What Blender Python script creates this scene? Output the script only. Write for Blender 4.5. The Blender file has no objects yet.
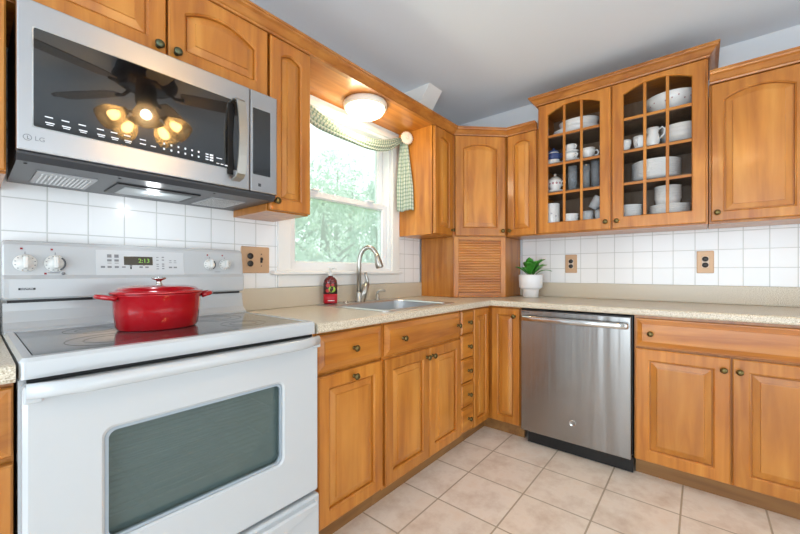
import bpy, bmesh, math, random
from mathutils import Vector, Matrix
random.seed(7)
C = bpy.context.scene.collection
SC = bpy.context.scene
PI = math.pi

# ------------------------------------------------------------------ camera
cam_d = bpy.data.cameras.new('camera')
cam = bpy.data.objects.new('camera', cam_d); C.objects.link(cam)
cam.location = (-2.9236, -1.7381, 1.1089)
cam.rotation_euler = (PI/2, 0, math.radians(39.828 - 90))
cam_d.sensor_width = 36; cam_d.lens = 361.24/800*36
cam_d.shift_y = 4.66/800
cam_d.clip_start = 0.02
SC.camera = cam
# ------------------------------------------------------------------ world, lights, exposure
wd = bpy.data.worlds.new('sky'); SC.world = wd; wd.use_nodes = True
wd.node_tree.nodes['Background'].inputs[0].default_value = (0.90, 0.97, 1.0, 1)
wd.node_tree.nodes['Background'].inputs[1].default_value = 1.5
SC.view_settings.view_transform = 'Standard'; SC.view_settings.look = 'None'
SC.view_settings.gamma = 1; SC.view_settings.use_curve_mapping = False
SC.view_settings.exposure = 0.2

def area(name, loc, rot, sx, sy, power, col):
    l = bpy.data.lights.new(name, 'AREA'); l.shape = 'RECTANGLE'; l.size = sx; l.size_y = sy
    l.energy = power; l.color = col
    o = bpy.data.objects.new(name, l); o.location = loc; o.rotation_euler = rot; C.objects.link(o); return o
# fill lights added outside invented openings behind the camera, tilted up at the ceiling
area('fill_side_opening', (-5.15, -1.75, 1.05), (0, -PI/2-.55, 0), 2.0, 2.2, 64, (0.72, 0.87, 1.0))
area('fill_front_opening', (-2.05, -4.3, .95), (PI/2+.75, 0, 0), 2.4, 2.05, 23, (0.72, 0.87, 1.0))
def point(name, loc, power, col, r):
    l = bpy.data.lights.new(name, 'POINT'); l.energy = power; l.color = col; l.shadow_soft_size = r
    o = bpy.data.objects.new(name, l); o.location = loc; C.objects.link(o); return o

# ------------------------------------------------------------------ materials
def lin(c):
    return tuple(((v/255)/12.92 if v/255 <= .04045 else ((v/255+.055)/1.055)**2.4) for v in c) + (1,)
def mat(name, rgb, rough=.5, metal=0, coat=0, emit=None, es=0, spec=None, trans=0):
    m = bpy.data.materials.new(name); m.use_nodes = True
    b = m.node_tree.nodes['Principled BSDF']
    b.inputs['Base Color'].default_value = lin(rgb); b.inputs['Roughness'].default_value = rough
    b.inputs['Metallic'].default_value = metal; b.inputs['Coat Weight'].default_value = coat
    b.inputs['Coat Roughness'].default_value = .12
    if spec is not None: b.inputs['Specular IOR Level'].default_value = spec
    if emit: b.inputs['Emission Color'].default_value = lin(emit); b.inputs['Emission Strength'].default_value = es
    return m
def nd(m, t, **k):
    n = m.node_tree.nodes.new(t)
    for a, v in k.items(): setattr(n, a, v)
    return n
def lk(m, a, b): m.node_tree.links.new(a, b)
def bs(m): return m.node_tree.nodes['Principled BSDF']
def ramp(m, fac, stops):
    r = nd(m, 'ShaderNodeValToRGB'); e = r.color_ramp.elements
    while len(e) < len(stops): e.new(.5)
    for i, (p, c) in enumerate(stops): e[i].position = p; e[i].color = lin(c)
    lk(m, fac, r.inputs[0]); return r
def mixc(m, a, b, fac, mode='MIX'):
    x = nd(m, 'ShaderNodeMix', data_type='RGBA', blend_type=mode)
    if isinstance(fac, (int, float)): x.inputs[0].default_value = fac
    else: lk(m, fac, x.inputs[0])
    for s, v in ((6, a), (7, b)):
        if isinstance(v, tuple): x.inputs[s].default_value = v
        else: lk(m, v, x.inputs[s])
    return x.outputs[2]

def wood(name, dark, mid, light, sc=(16, 16, 1.3), rough=.33):
    m = mat(name, mid, rough, coat=.25)
    tc = nd(m, 'ShaderNodeTexCoord'); oi = nd(m, 'ShaderNodeObjectInfo')
    ad = nd(m, 'ShaderNodeVectorMath', operation='MULTIPLY_ADD')
    cb = nd(m, 'ShaderNodeCombineXYZ')
    for i in range(3): lk(m, oi.outputs['Random'], cb.inputs[i])
    ad.inputs[1].default_value = (7.3, 3.1, 11.7); lk(m, cb.outputs[0], ad.inputs[0]); lk(m, tc.outputs['Object'], ad.inputs[2])
    mp = nd(m, 'ShaderNodeMapping'); mp.inputs['Scale'].default_value = sc; lk(m, ad.outputs[0], mp.inputs[0])
    n1 = nd(m, 'ShaderNodeTexNoise'); n1.inputs['Scale'].default_value = 1.6; n1.inputs['Detail'].default_value = 5
    n1.inputs['Distortion'].default_value = .5; lk(m, mp.outputs[0], n1.inputs[0])
    r1 = ramp(m, n1.outputs[0], [(.28, dark), (.5, mid), (.74, light)])
    n2 = nd(m, 'ShaderNodeTexNoise'); n2.inputs['Scale'].default_value = 3.2; n2.inputs['Detail'].default_value = 3
    mp2 = nd(m, 'ShaderNodeMapping'); mp2.inputs['Scale'].default_value = tuple(1.6 if s > 5 else .7 for s in sc); lk(m, ad.outputs[0], mp2.inputs[0]); lk(m, mp2.outputs[0], n2.inputs[0])
    r2 = ramp(m, n2.outputs[0], [(.35, (222, 212, 200)), (.68, (255, 255, 255))])
    c = mixc(m, r1.outputs[0], r2.outputs[0], .8, 'MULTIPLY')
    hs = nd(m, 'ShaderNodeHueSaturation'); mr = nd(m, 'ShaderNodeMapRange'); mr.inputs[3].default_value = .93; mr.inputs[4].default_value = 1.07
    lk(m, oi.outputs['Random'], mr.inputs[0]); lk(m, mr.outputs[0], hs.inputs['Value']); lk(m, c, hs.inputs['Color'])
    lk(m, hs.outputs[0], bs(m).inputs['Base Color'])
    return m
W_D, W_M, W_L = (174, 102, 32), (199, 126, 45), (215, 147, 63)
WOOD = wood('honey_maple', W_D, W_M, W_L)
WOODH = wood('honey_maple_rail', W_D, W_M, W_L, (1.3, 16, 16))
WOODY = wood('honey_maple_moulding', (164, 98, 40), (188, 120, 52), (206, 140, 66), (6, 6, 20))
WOODP = wood('honey_maple_panel', (178, 107, 36), (203, 132, 51), (219, 154, 71), (9, 9, 1.0))
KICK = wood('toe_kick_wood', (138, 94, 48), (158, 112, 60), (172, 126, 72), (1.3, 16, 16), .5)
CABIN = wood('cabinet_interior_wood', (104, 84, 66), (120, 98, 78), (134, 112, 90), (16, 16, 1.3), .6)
BRONZE = mat('antique_bronze', (112, 98, 62), .35, 1)
PEWTER = mat('green_pewter', (92, 98, 78), .35, 1)

WALLP = mat('wall_paint', (226, 230, 234), .7)
CEILP = mat('ceiling_paint', (226, 234, 242), .85)
TRIMW = mat('white_trim_paint', (240, 238, 234), .4)
VINYL = mat('white_vinyl', (238, 240, 242), .35)

def tile_mat(name, ax, ox, oz, w, h, mort, c1, c2, cm, rough, floor=False):
    m = mat(name, c1, rough)
    tc = nd(m, 'ShaderNodeTexCoord'); sp = nd(m, 'ShaderNodeSeparateXYZ'); lk(m, tc.outputs['Object'], sp.inputs[0])
    cb = nd(m, 'ShaderNodeCombineXYZ'); lk(m, sp.outputs[ax[0]], cb.inputs[0]); lk(m, sp.outputs[ax[1]], cb.inputs[1])
    mp = nd(m, 'ShaderNodeMapping'); mp.inputs['Location'].default_value = (-ox, -oz, 0); lk(m, cb.outputs[0], mp.inputs[0])
    b = nd(m, 'ShaderNodeTexBrick'); b.offset = 0; b.squash = 1
    for k, v in (('Scale', 1), ('Mortar Size', mort), ('Mortar Smooth', .3), ('Bias', 0), ('Brick Width', w), ('Row Height', h)): b.inputs[k].default_value = v
    b.inputs['Color1'].default_value = lin(c1); b.inputs['Color2'].default_value = lin(c2); b.inputs['Mortar'].default_value = lin(cm)
    lk(m, mp.outputs[0], b.inputs[0])
    out = b.outputs['Color']
    if floor:
        n = nd(m, 'ShaderNodeTexNoise'); n.inputs['Scale'].default_value = 7; n.inputs['Detail'].default_value = 6; n.inputs['Roughness'].default_value = .65
        lk(m, tc.outputs['Object'], n.inputs[0])
        r = ramp(m, n.outputs[0], [(.3, (220, 204, 190)), (.55, (255, 253, 250)), (.8, (248, 232, 216))])
        mixed = mixc(m, out, r.outputs[0], .75, 'MULTIPLY'); out = mixc(m, mixed, lin(cm), b.outputs['Fac'])
    lk(m, out, bs(m).inputs['Base Color'])
    bp = nd(m, 'ShaderNodeBump'); bp.inputs['Strength'].default_value = .35; bp.inputs['Distance'].default_value = .003; bp.invert = True
    lk(m, b.outputs['Fac'], bp.inputs['Height']); lk(m, bp.outputs[0], bs(m).inputs['Normal'])
    return m
TILE_X = tile_mat('white_wall_tile', ('X', 'Z'), -2.746, 1.0235, .1085, .1095, .0022, (244, 245, 245), (247, 247, 247), (206, 207, 204), .18)
TILE_Y = tile_mat('white_wall_tile_back', ('Y', 'Z'), -1.8175, 1.0235, .1095, .1095, .0022, (244, 245, 245), (247, 247, 247), (206, 207, 204), .18)
FLOORM = tile_mat('beige_floor_tile', ('X', 'Y'), -.84, -.75, .305, .305, .0042, (246, 236, 224), (242, 230, 216), (184, 166, 142), .35, True)

def counter_mat():
    m = mat('speckled_beige_counter', (214, 200, 176), .28)
    tc = nd(m, 'ShaderNodeTexCoord')
    n = nd(m, 'ShaderNodeTexNoise'); n.inputs['Scale'].default_value = 270; n.inputs['Detail'].default_value = 2; lk(m, tc.outputs['Object'], n.inputs[0])
    r = ramp(m, n.outputs[0], [(.34, (164, 146, 120)), (.45, (206, 194, 172)), (.58, (218, 208, 188)), (.7, (240, 232, 218))])
    lk(m, r.outputs[0], bs(m).inputs['Base Color']); return m
COUNTER = counter_mat()

def steel(name, rgb, rough, st=(60, 60, .6), an=.8, rot=0.0, amt=.03):
    m = mat(name, rgb, rough, 1)
    tc = nd(m, 'ShaderNodeTexCoord'); mp = nd(m, 'ShaderNodeMapping'); mp.inputs['Scale'].default_value = st; lk(m, tc.outputs['Object'], mp.inputs[0])
    n = nd(m, 'ShaderNodeTexNoise'); n.inputs['Scale'].default_value = 6; n.inputs['Detail'].default_value = 2; lk(m, mp.outputs[0], n.inputs[0])
    mr = nd(m, 'ShaderNodeMapRange'); mr.inputs[3].default_value = rough-amt; mr.inputs[4].default_value = rough+amt; lk(m, n.outputs[0], mr.inputs[0]); lk(m, mr.outputs[0], bs(m).inputs['Roughness'])
    if an:
        tg = nd(m, 'ShaderNodeTangent', direction_type='RADIAL', axis='Z'); lk(m, tg.outputs[0], bs(m).inputs['Tangent'])
        bs(m).inputs['Anisotropic'].default_value = an; bs(m).inputs['Anisotropic Rotation'].default_value = rot
    return m
STEEL = steel('brushed_steel', (184, 184, 186), .30, (1, 30, 30), .75, .25)
def wavy(m):
    tc = nd(m, 'ShaderNodeTexCoord'); mp = nd(m, 'ShaderNodeMapping'); mp.inputs['Scale'].default_value = (5, 5, .22); lk(m, tc.outputs['Object'], mp.inputs[0])
    n = nd(m, 'ShaderNodeTexNoise'); n.inputs['Scale'].default_value = 1.5; n.inputs['Detail'].default_value = 3; lk(m, mp.outputs[0], n.inputs[0])
    bp = nd(m, 'ShaderNodeBump'); bp.inputs['Strength'].default_value = .4; bp.inputs['Distance'].default_value = .010; lk(m, n.outputs[0], bp.inputs['Height']); lk(m, bp.outputs[0], bs(m).inputs['Normal'])
STEELV = steel('brushed_steel_vertical', (156, 153, 150), .24, (30, 30, .4), .75, .25)
wavy(STEELV)
STEELS = steel('sink_steel', (214, 216, 218), .34, (8, 8, 8), 0)
NICKEL = mat('brushed_nickel', (184, 180, 172), .30, 1)
CHROME = mat('polished_steel', (205, 203, 200), .12, 1)
BLACKGL = mat('black_glass', (10, 10, 12), .02, coat=.45, spec=.75)
BLACKP = mat('black_plastic', (18, 18, 19), .4)
LOGOG = mat('grey_logo_print', (128, 130, 134), .4)
DGREY = mat('dark_grey_metal', (58, 60, 64), .35)
MESHF = mat('filter_mesh', (170, 170, 172), .35, .6)
ENAMEL = mat('white_enamel', (196, 199, 201), .16, coat=.3)
PLASTW = mat('white_plastic', (230, 230, 226), .35)
GREYP = mat('grey_print', (128, 130, 134), .5)
REDP = mat('red_print', (150, 30, 40), .5)
DARKP = mat('dark_print', (40, 42, 46), .5)
WHITEP = mat('white_print', (225, 228, 232), .5, emit=(225, 228, 232), es=.15)
REDEN = mat('red_enamel', (178, 10, 24), .12, coat=.6)
REDDK = mat('dark_red_enamel', (110, 8, 16), .2, coat=.4)
CHINA = mat('white_china', (244, 244, 243), .15, coat=.3)
CHINAB = mat('blue_patterned_china', (60, 78, 128), .2)
PINK = mat('floral_print', (188, 140, 146), .4)
CERAM = mat('white_ceramic', (238, 238, 240), .3)
LEAF = mat('green_leaf', (66, 142, 48), .35)
SOIL = mat('potting_soil', (50, 36, 26), .9)
COPPER = mat('tan_copper_plate', (200, 162, 126), .38, .2)
RECEP = mat('pale_receptacle', (220, 200, 180), .4)
SOCKET = mat('dark_brown_socket', (44, 34, 30), .35)
FANB = mat('dark_bronze_fan', (44, 38, 33), .22, .8)
BLADE = mat('lamplit_blade_wood', (128, 118, 104), .4)  # paler than the dark blades: lamp light on their undersides is in this colour

def clear_glass(name, tint=(255, 255, 255), gl=.12, rough=.0, haze=None, hz=0, film=False):
    m = bpy.data.materials.new(name); m.use_nodes = True; t = m.node_tree; t.nodes.clear()
    o = t.nodes.new('ShaderNodeOutputMaterial'); tr = t.nodes.new('ShaderNodeBsdfTransparent'); tr.inputs[0].default_value = lin(tint)
    g = t.nodes.new('ShaderNodeBsdfGlossy'); g.inputs['Roughness'].default_value = rough
    fr = t.nodes.new('ShaderNodeLayerWeight'); fr.inputs[0].default_value = gl
    mx = t.nodes.new('ShaderNodeMixShader'); t.links.new(fr.outputs['Fresnel'], mx.inputs[0]); t.links.new(tr.outputs[0], mx.inputs[1]); t.links.new(g.outputs[0], mx.inputs[2])
    last = mx
    if haze:
        d = t.nodes.new('ShaderNodeBsdfDiffuse' if film else 'ShaderNodeBsdfTranslucent'); d.inputs[0].default_value = lin(haze)
        d2 = t.nodes.new('ShaderNodeMixShader'); d2.inputs[0].default_value = hz; t.links.new(mx.outputs[0], d2.inputs[1]); t.links.new(d.outputs[0], d2.inputs[2]); last = d2
    t.links.new(last.outputs[0], o.inputs[0]); return m
PANE = clear_glass('window_pane_glass', (250, 255, 252), .1, 0, (244, 252, 250), .27)
CABGL = clear_glass('cabinet_glass', (253, 253, 253), .07)
TUMBL = clear_glass('smoky_tumbler_glass', (240, 243, 246), .18, .03, (214, 220, 226), .26, True)
OVENGL = clear_glass('oven_window_glass', (205, 216, 210), .40, .02, (128, 148, 146), .34, True)
SHADEGL = clear_glass('amber_shade_glass', (255, 240, 212), .25, .05, (255, 234, 196), .22)
BULB = mat('fan_bulb', (255, 220, 160), .5, emit=(255, 226, 180), es=60)
LAMPGL = mat('lit_lamp_glass', (255, 246, 226), .4, emit=(255, 236, 200), es=3.2)
HOODL = mat('hood_lamp', (255, 255, 255), .4, emit=(236, 246, 255), es=5)
CLOCK = mat('green_clock_digits', (110, 160, 60), .5, emit=(140, 190, 70), es=.45)
CLOCKBG = mat('clock_window', (70, 62, 48), .12, coat=.4)

def plaid():
    m = mat('green_plaid_fabric', (208, 214, 196), .85)
    uv = nd(m, 'ShaderNodeUVMap'); sp = nd(m, 'ShaderNodeSeparateXYZ'); lk(m, uv.outputs[0], sp.inputs[0])
    facs = []
    for ch in (0, 1):
        a = nd(m, 'ShaderNodeMath', operation='MULTIPLY'); a.inputs[1].default_value = 1/.026; lk(m, sp.outputs[ch], a.inputs[0])
        f = nd(m, 'ShaderNodeMath', operation='FRACT'); lk(m, a.outputs[0], f.inputs[0])
        g = nd(m, 'ShaderNodeMath', operation='LESS_THAN'); g.inputs[1].default_value = .42; lk(m, f.outputs[0], g.inputs[0]); facs.append(g.outputs[0])
    c = mixc(m, lin((206, 210, 194)), lin((142, 166, 156)), facs[0])
    c2 = mixc(m, c, lin((186, 204, 190)), facs[1], 'MULTIPLY')
    h = nd(m, 'ShaderNodeMath', operation='MULTIPLY'); h.inputs[1].default_value = .62
    c3 = mixc(m, c, c2, .72)
    lk(m, c3, bs(m).inputs['Base Color'])
    return m
PLAID = plaid()
PLEAT = mat('cream_rosette_fabric', (240, 226, 206), .7)
BARK = mat('tree_bark', (96, 84, 72), .9)
GRASS = mat('lawn_green', (150, 178, 120), .9)
def leafm(name, a, b):
    m = mat(name, a, .6); oi = nd(m, 'ShaderNodeTexCoord')
    n = nd(m, 'ShaderNodeTexNoise'); n.inputs['Scale'].default_value = 3; lk(m, oi.outputs['Object'], n.inputs[0])
    r = ramp(m, n.outputs[0], [(.35, a), (.65, b)]); lk(m, r.outputs[0], bs(m).inputs['Base Color'])
    return m
TREEL = [leafm('pale_green_leaves', (184, 206, 188), (212, 226, 204)), leafm('bluish_green_leaves', (168, 196, 180), (202, 220, 204))]

# ------------------------------------------------------------------ mesh builder
def bezel(a, b, t): return a+(b-a)*t
class MB:
    def __init__(s): s.v = []; s.f = []; s.sm = []; s.uv = None
    def add(s, v, f, smooth=False, M=None):
        o = len(s.v)
        s.v += [tuple(M @ Vector(p)) for p in v] if M else [tuple(p) for p in v]
        for q in f: s.f.append(tuple(i+o for i in q)); s.sm.append(smooth)
        return s
    def box(s, x0, y0, z0, x1, y1, z1, bev=0, M=None, seg=2, smooth=False):
        x0, x1 = sorted((x0, x1)); y0, y1 = sorted((y0, y1)); z0, z1 = sorted((z0, z1))
        bm = bmesh.new(); bmesh.ops.create_cube(bm, size=1)
        for v in bm.verts: v.co = Vector(((x0+x1)/2+v.co.x*(x1-x0), (y0+y1)/2+v.co.y*(y1-y0), (z0+z1)/2+v.co.z*(z1-z0)))
        if bev: bmesh.ops.bevel(bm, geom=bm.edges[:], offset=min(bev, .49*min(x1-x0, y1-y0, z1-z0)), segments=seg, affect='EDGES', profile=.5)
        bm.verts.index_update()
        s.add([v.co.copy() for v in bm.verts], [[v.index for v in f.verts] for f in bm.faces], smooth, M); bm.free(); return s
    def loft(s, loops, cap0=True, cap1=True, smooth=False, M=None, close=True, ring=False):
        n = len(loops[0]); v = [p for l in loops for p in l]; f = []
        K = len(loops)
        for k in range(K if ring else K-1):
            a, b = k*n, ((k+1) % K)*n
            for i in range(n if close else n-1):
                j = (i+1) % n; f.append((a+i, a+j, b+j, b+i))
        if not ring:
            if cap0: f.append(tuple(range(n))[::-1])
            if cap1: f.append(tuple((K-1)*n+i for i in range(n)))
        return s.add(v, f, smooth, M)
    def lathe(s, prof, seg=28, M=None, smooth=True, ex=1, ey=1):
        loops = [[(r*ex*math.cos(2*PI*i/seg), r*ey*math.sin(2*PI*i/seg), z) for i in range(seg)] for r, z in prof]
        return s.loft(loops, True, True, smooth, M)
    def prism(s, poly, z0, z1, M=None):
        return s.loft([[(x, y, z0) for x, y in poly], [(x, y, z1) for x, y in poly]], M=M)
    def tube(s, path, r, seg=12, M=None, cap=True, ey=1.0):
        P = [Vector(p) for p in path]; n = len(P); R = r if isinstance(r, (list, tuple)) else [r]*n
        T = [(P[min(i+1, n-1)]-P[max(i-1, 0)]).normalized() for i in range(n)]
        up = Vector((0, 0, 1)) if abs(T[0].z) < .9 else Vector((1, 0, 0))
        N = (up-T[0]*up.dot(T[0])).normalized(); loops = []
        for i in range(n):
            N = (N-T[i]*N.dot(T[i])).normalized(); B = T[i].cross(N)
            loops.append([tuple(P[i]+N*R[i]*math.cos(2*PI*k/seg)*ey+B*R[i]*math.sin(2*PI*k/seg)) for k in range(seg)])
        return s.loft(loops, cap, cap, True, M)
    def sweep(s, path, prof):   # path of 2-D points, profile (out, z); out is to the right of travel
        n = len(path); P = [Vector(p) for p in path]; loops = []
        for i in range(n):
            d0 = (P[i]-P[i-1]).normalized() if i else None; d1 = (P[i+1]-P[i]).normalized() if i < n-1 else None
            r = lambda d: Vector((d.y, -d.x))
            if d0 is None: m = r(d1)
            elif d1 is None: m = r(d0)
            else:
                m = (r(d0)+r(d1)); m = m/(m.dot(r(d0)))
            loops.append([(P[i].x+m.x*o, P[i].y+m.y*o, z) for o, z in prof])
        return s.loft(loops)
    def build(s, name, material, parent=None, merge=False, loc=None):
        me = bpy.data.meshes.new(name); me.from_pydata(s.v, [], s.f); 
        me.polygons.foreach_set('use_smooth', s.sm)
        if s.uv:
            u = me.uv_layers.new(name='UVMap')
            for l in me.loops: u.data[l.index].uv = s.uv[l.vertex_index]
        else:
            bm = bmesh.new(); bm.from_mesh(me)
            if merge: bmesh.ops.remove_doubles(bm, verts=bm.verts, dist=1e-5)
            bmesh.ops.recalc_face_normals(bm, faces=bm.faces); bm.to_mesh(me); bm.free()
        me.materials.append(material)
        o = bpy.data.objects.new(name, me); C.objects.link(o)
        if parent: o.parent = parent
        if loc: o.location = loc
        return o
def tag(o, label, cat, group=None):
    o['label'] = label; o['category'] = cat
    if group: o['group'] = group
    return o
def thing(name, label, cat, loc=(0, 0, 0), rz=0, group=None):
    o = bpy.data.objects.new(name, None); o.empty_display_size = .05; C.objects.link(o); o.location = loc; o.rotation_euler = (0, 0, rz)
    return tag(o, label, cat, group)
def struct(o): o['kind'] = 'structure'; return o
def copy_tree(o, parent=None):
    c = o.copy(); C.objects.link(c); c.parent = parent
    for ch in list(o.children): copy_tree(ch, c)
    return c
def T(x, y, z): return Matrix.Translation((x, y, z))
def R(a, ax): return Matrix.Rotation(a, 4, ax)
FRONT = R(PI/2, 'X')      # local z of a lathe turned to face -y
def text(s, size, material, parent, name, x, y, z, M=None, align='CENTER', depth=.0006, shear=0):
    cu = bpy.data.curves.new(name, 'FONT'); cu.body = s; cu.size = size; cu.extrude = depth; cu.align_x = align; cu.align_y = 'CENTER'; cu.shear = shear
    tmp = bpy.data.objects.new(name+'_tmp', cu); C.objects.link(tmp)
    dg = bpy.context.evaluated_depsgraph_get(); me = bpy.data.meshes.new_from_object(tmp.evaluated_get(dg))
    bpy.data.objects.remove(tmp); bpy.data.curves.remove(cu)
    me.transform((M or T(x, y, z)) @ R(PI/2, 'X')); me.materials.clear(); me.materials.append(material); me.name = name
    o = bpy.data.objects.new(name, me); C.objects.link(o); o.parent = parent; return o
def rrect(w, h, r, n=5, cx=0, cy=0):
    p = []
    for sx, sy, a0 in ((1, 1, 0), (-1, 1, PI/2), (-1, -1, PI), (1, -1, 1.5*PI)):
        for i in range(n+1):
            a = a0+PI/2*i/n; p.append((cx+sx*(w/2-r)+r*math.cos(a), cy+sy*(h/2-r)+r*math.sin(a)))
    return p

# ------------------------------------------------------------------ the setting
X0, Y0, H = -4.6, -3.8, 2.464
def wall(name, axis, at, a0, a1, holes, out):    # a slab with rectangular openings; out = thickness direction
    mb = MB(); xs = sorted({a0, a1} | {h[0] for h in holes} | {h[1] for h in holes}); zs = sorted({0, H} | {h[2] for h in holes} | {h[3] for h in holes})
    for i in range(len(xs)-1):
        for k in range(len(zs)-1):
            cx, cz = (xs[i]+xs[i+1])/2, (zs[k]+zs[k+1])/2
            if any(h[0] < cx < h[1] and h[2] < cz < h[3] for h in holes): continue
            if axis == 'y': mb.box(xs[i], at, zs[k], xs[i+1], at+out, zs[k+1])
            else: mb.box(at, xs[i], zs[k], at+out, xs[i+1], zs[k+1])
    return struct(mb.build(name, WALLP, merge=True))
WX0, WX1, WZ0, WZ1 = -1.79, -.945, 1.113, 2.07
wall('wall_window', 'y', 0, X0, .12, [(WX0, WX1, WZ0, WZ1)], .12)
wall('wall_back', 'x', 0, Y0, 0, [], .12)
wall('wall_left', 'x', X0, Y0, 0, [(-2.85, -.65, .25, 2.25)], -.12)
wall('wall_front', 'y', Y0, X0-.12, .12, [(-3.25, -.85, .05, 2.1)], -.12)
struct(MB().box(X0-.12, Y0-.12, -.1, .12, .12, 0).build('floor', FLOORM))
struct(MB().box(X0-.12, Y0-.12, H, .12, .12, H+.1).build('ceiling', CEILP))
# tiled backsplash
struct(MB().box(-3.3, -.006, .6, -1.868, 0, 1.60).build('trim_1', TILE_X))
struct(MB().box(-.862, -.006, .9, -.60, 0, 1.60).build('trim_2', TILE_X))
struct(MB().box(-.006, -2.65, .9, 0, -.61, 1.60).build('trim_3', TILE_Y))
# sloped white chase below the ceiling
ch = MB(); a = [(-.001, H-.001), (-.245, H-.001), (-.05, 2.20), (-.001, 2.20)]
ch.loft([[(x, y, z) for y, z in a] for x in (-.80, -.64)])
tag(ch.build('pipe_chase', TRIMW), 'white sloping boxed chase against the ceiling above the window-wall crown', 'chase')

# window
win = bpy.data.objects.new('window_1', None); C.objects.link(win); struct(win)
MB().box(WX0-.078, -.02, 1.113, WX0, 0, 2.10, .003).build('casing', TRIMW, win)
MB().box(WX1, -.02, 1.113, WX1+.076, 0, 2.10, .003).build('casing', TRIMW, win)
MB().box(WX0, -.02, 2.07, WX1, 0, 2.10, .003).build('head_casing', TRIMW, win)
MB().box(-1.91, -.052, 1.093, -.868, .03, 1.113, .005).build('sill', TRIMW, win)
MB().box(-1.868, -.018, 1.026, -.868, 0, 1.092, .003).build('apron', TRIMW, win)
j = MB(); 
j.loft([[(x, y, z) for x, z in ((WX0, WZ0), (WX1, WZ0), (WX1, WZ1), (WX0, WZ1))] for y in (0, .115)]+[[(x, y, z) for x, z in ((WX0+.018, WZ0+.018), (WX1-.018, WZ0+.018), (WX1-.018, WZ1-.018), (WX0+.018, WZ1-.018))] for y in (.115, 0)], ring=True)
j.build('jamb', VINYL, win)
def sash(name, y, z0, z1, bot, top):
    x0, x1 = WX0+.02, WX1-.02
    o = [(x0, z0), (x1, z0), (x1, z1), (x0, z1)]; i = [(x0+.042, z0+bot), (x1-.042, z0+bot), (x1-.042, z1-top), (x0+.042, z1-top)]
    i2 = [(x0+.034, z0+bot-.008), (x1-.034, z0+bot-.008), (x1-.034, z1-top+.008), (x0+.034, z1-top+.008)]
    m = MB(); m.loft([[(a, y, b) for a, b in o], [(a, y, b) for a, b in i2], [(a, y+.012, b) for a, b in i], [(a, y+.034, b) for a, b in i], [(a, y+.034, b) for a, b in o]], ring=True)
    s = m.build(name, VINYL, win)
    g = MB().box(i[0][0], y+.018, i[0][1], i[2][0], y+.022, i[2][1]).build('pane', PANE, s)
    return s
sl = sash('lower_sash', .025, 1.125, 1.588, .045, .040)
su = sash('upper_sash', .066, 1.548, 2.055, .04, .03)
for x in (-1.60, -1.14): MB().box(x-.025, .004, 1.588, x+.025, .03, 1.600, .004).build('sash_lock', VINYL, win)

# frames of added openings behind the camera, put there for the fill lights
for n, (ax, at, a0, a1, z0, z1) in enumerate((('x', X0, -2.85, -.65, .25, 2.25), ('y', Y0, -3.25, -.85, .05, 2.1))):
    m = MB(); o = [(a0-.08, z0-.0), (a1+.08, z0-.0), (a1+.08, z1+.08), (a0-.08, z1+.08)]; i = [(a0, z0+.001), (a1, z0+.001), (a1, z1), (a0, z1)]
    f = (lambda a, d, z: (at+d, a, z)) if ax == 'x' else (lambda a, d, z: (a, at+d, z))
    m.loft([[f(a, .0, z) for a, z in o], [f(a, .02, z) for a, z in o], [f(a, .02, z) for a, z in i], [f(a, .0, z) for a, z in i]], ring=True)
    struct(m.build('added_window' if n == 0 else 'added_door', TRIMW))

# ------------------------------------------------------------------ cabinet kit
def arch_loop(cx, hw, zb, zs, rise, d, y, N=17):
    p = [(cx-hw+d, y, zb+d), (cx+hw-d, y, zb+d)]
    for k in range(N):
        x = (hw-d)*(1-2*k/(N-1)); p.append((cx+x, y, zs+rise*(1-(x/hw)**2)-d))
    return p
def rect_loop(cx, hw, z0, z1, y, N=17):
    p = [(cx-hw, y, z0), (cx+hw, y, z0)]
    for k in range(N): p.append((cx+hw*(1-2*k/(N-1)), y, z1))
    return p
def knob(parent, x, y, z, r=.0145, m=BRONZE):
    return MB().lathe([(.0085, 0), (.0085, .002), (.005, .004), (.005, .013), (r*.9, .017), (r, .021), (r*.8, .026), (r*.35, .028)], 18, T(x, y, z) @ FRONT).build('knob', m, parent)
def door(parent, x0, x1, z0, z1, yf, rise=0, stile=.055, kn=None, name='door', bev=.026, th=.02, km=BRONZE, mt=None, mp=None, rail=None):
    cx, hw = (x0+x1)/2, (x1-x0)/2; rail = rail or stile; e = .004
    ihw, zb, zs = hw-stile, z0+rail, z1-rail-rise; f = yf
    fr = MB().loft([rect_loop(cx, hw, z0, z1, f), rect_loop(cx, hw, z0, z1, f-th+e), rect_loop(cx, hw-e, z0+e, z1-e, f-th),
        arch_loop(cx, ihw, zb, zs, rise, 0, f-th), arch_loop(cx, ihw, zb, zs, rise, .003, f-th+.003), arch_loop(cx, ihw, zb, zs, rise, .006, f-th+.005), arch_loop(cx, ihw, zb, zs, rise, .007, f-th+.0145), arch_loop(cx, ihw, zb, zs, rise, .007, f)], ring=True).build(name, mt or WOOD, parent)
    b = min(bev, .4*ihw)
    MB().loft([arch_loop(cx, ihw, zb, zs, rise, .0075, f), arch_loop(cx, ihw, zb, zs, rise, .0075, f-th+.0150), arch_loop(cx, ihw, zb, zs, rise, .0105, f-th+.0150), arch_loop(cx, ihw, zb, zs, rise, .012, f-th+.0115),
        arch_loop(cx, ihw, zb, zs, rise, .011+b, f-th+.0055), arch_loop(cx, ihw, zb, zs, rise, .0122+b, f-th+.0015), arch_loop(cx, ihw, zb, zs, rise, .015+b, f-th+.001)]).build('panel', mp or WOODP, fr)
    if kn:
        for q in kn: knob(fr, q[0], f-th, q[1], m=km)
    return fr
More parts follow.
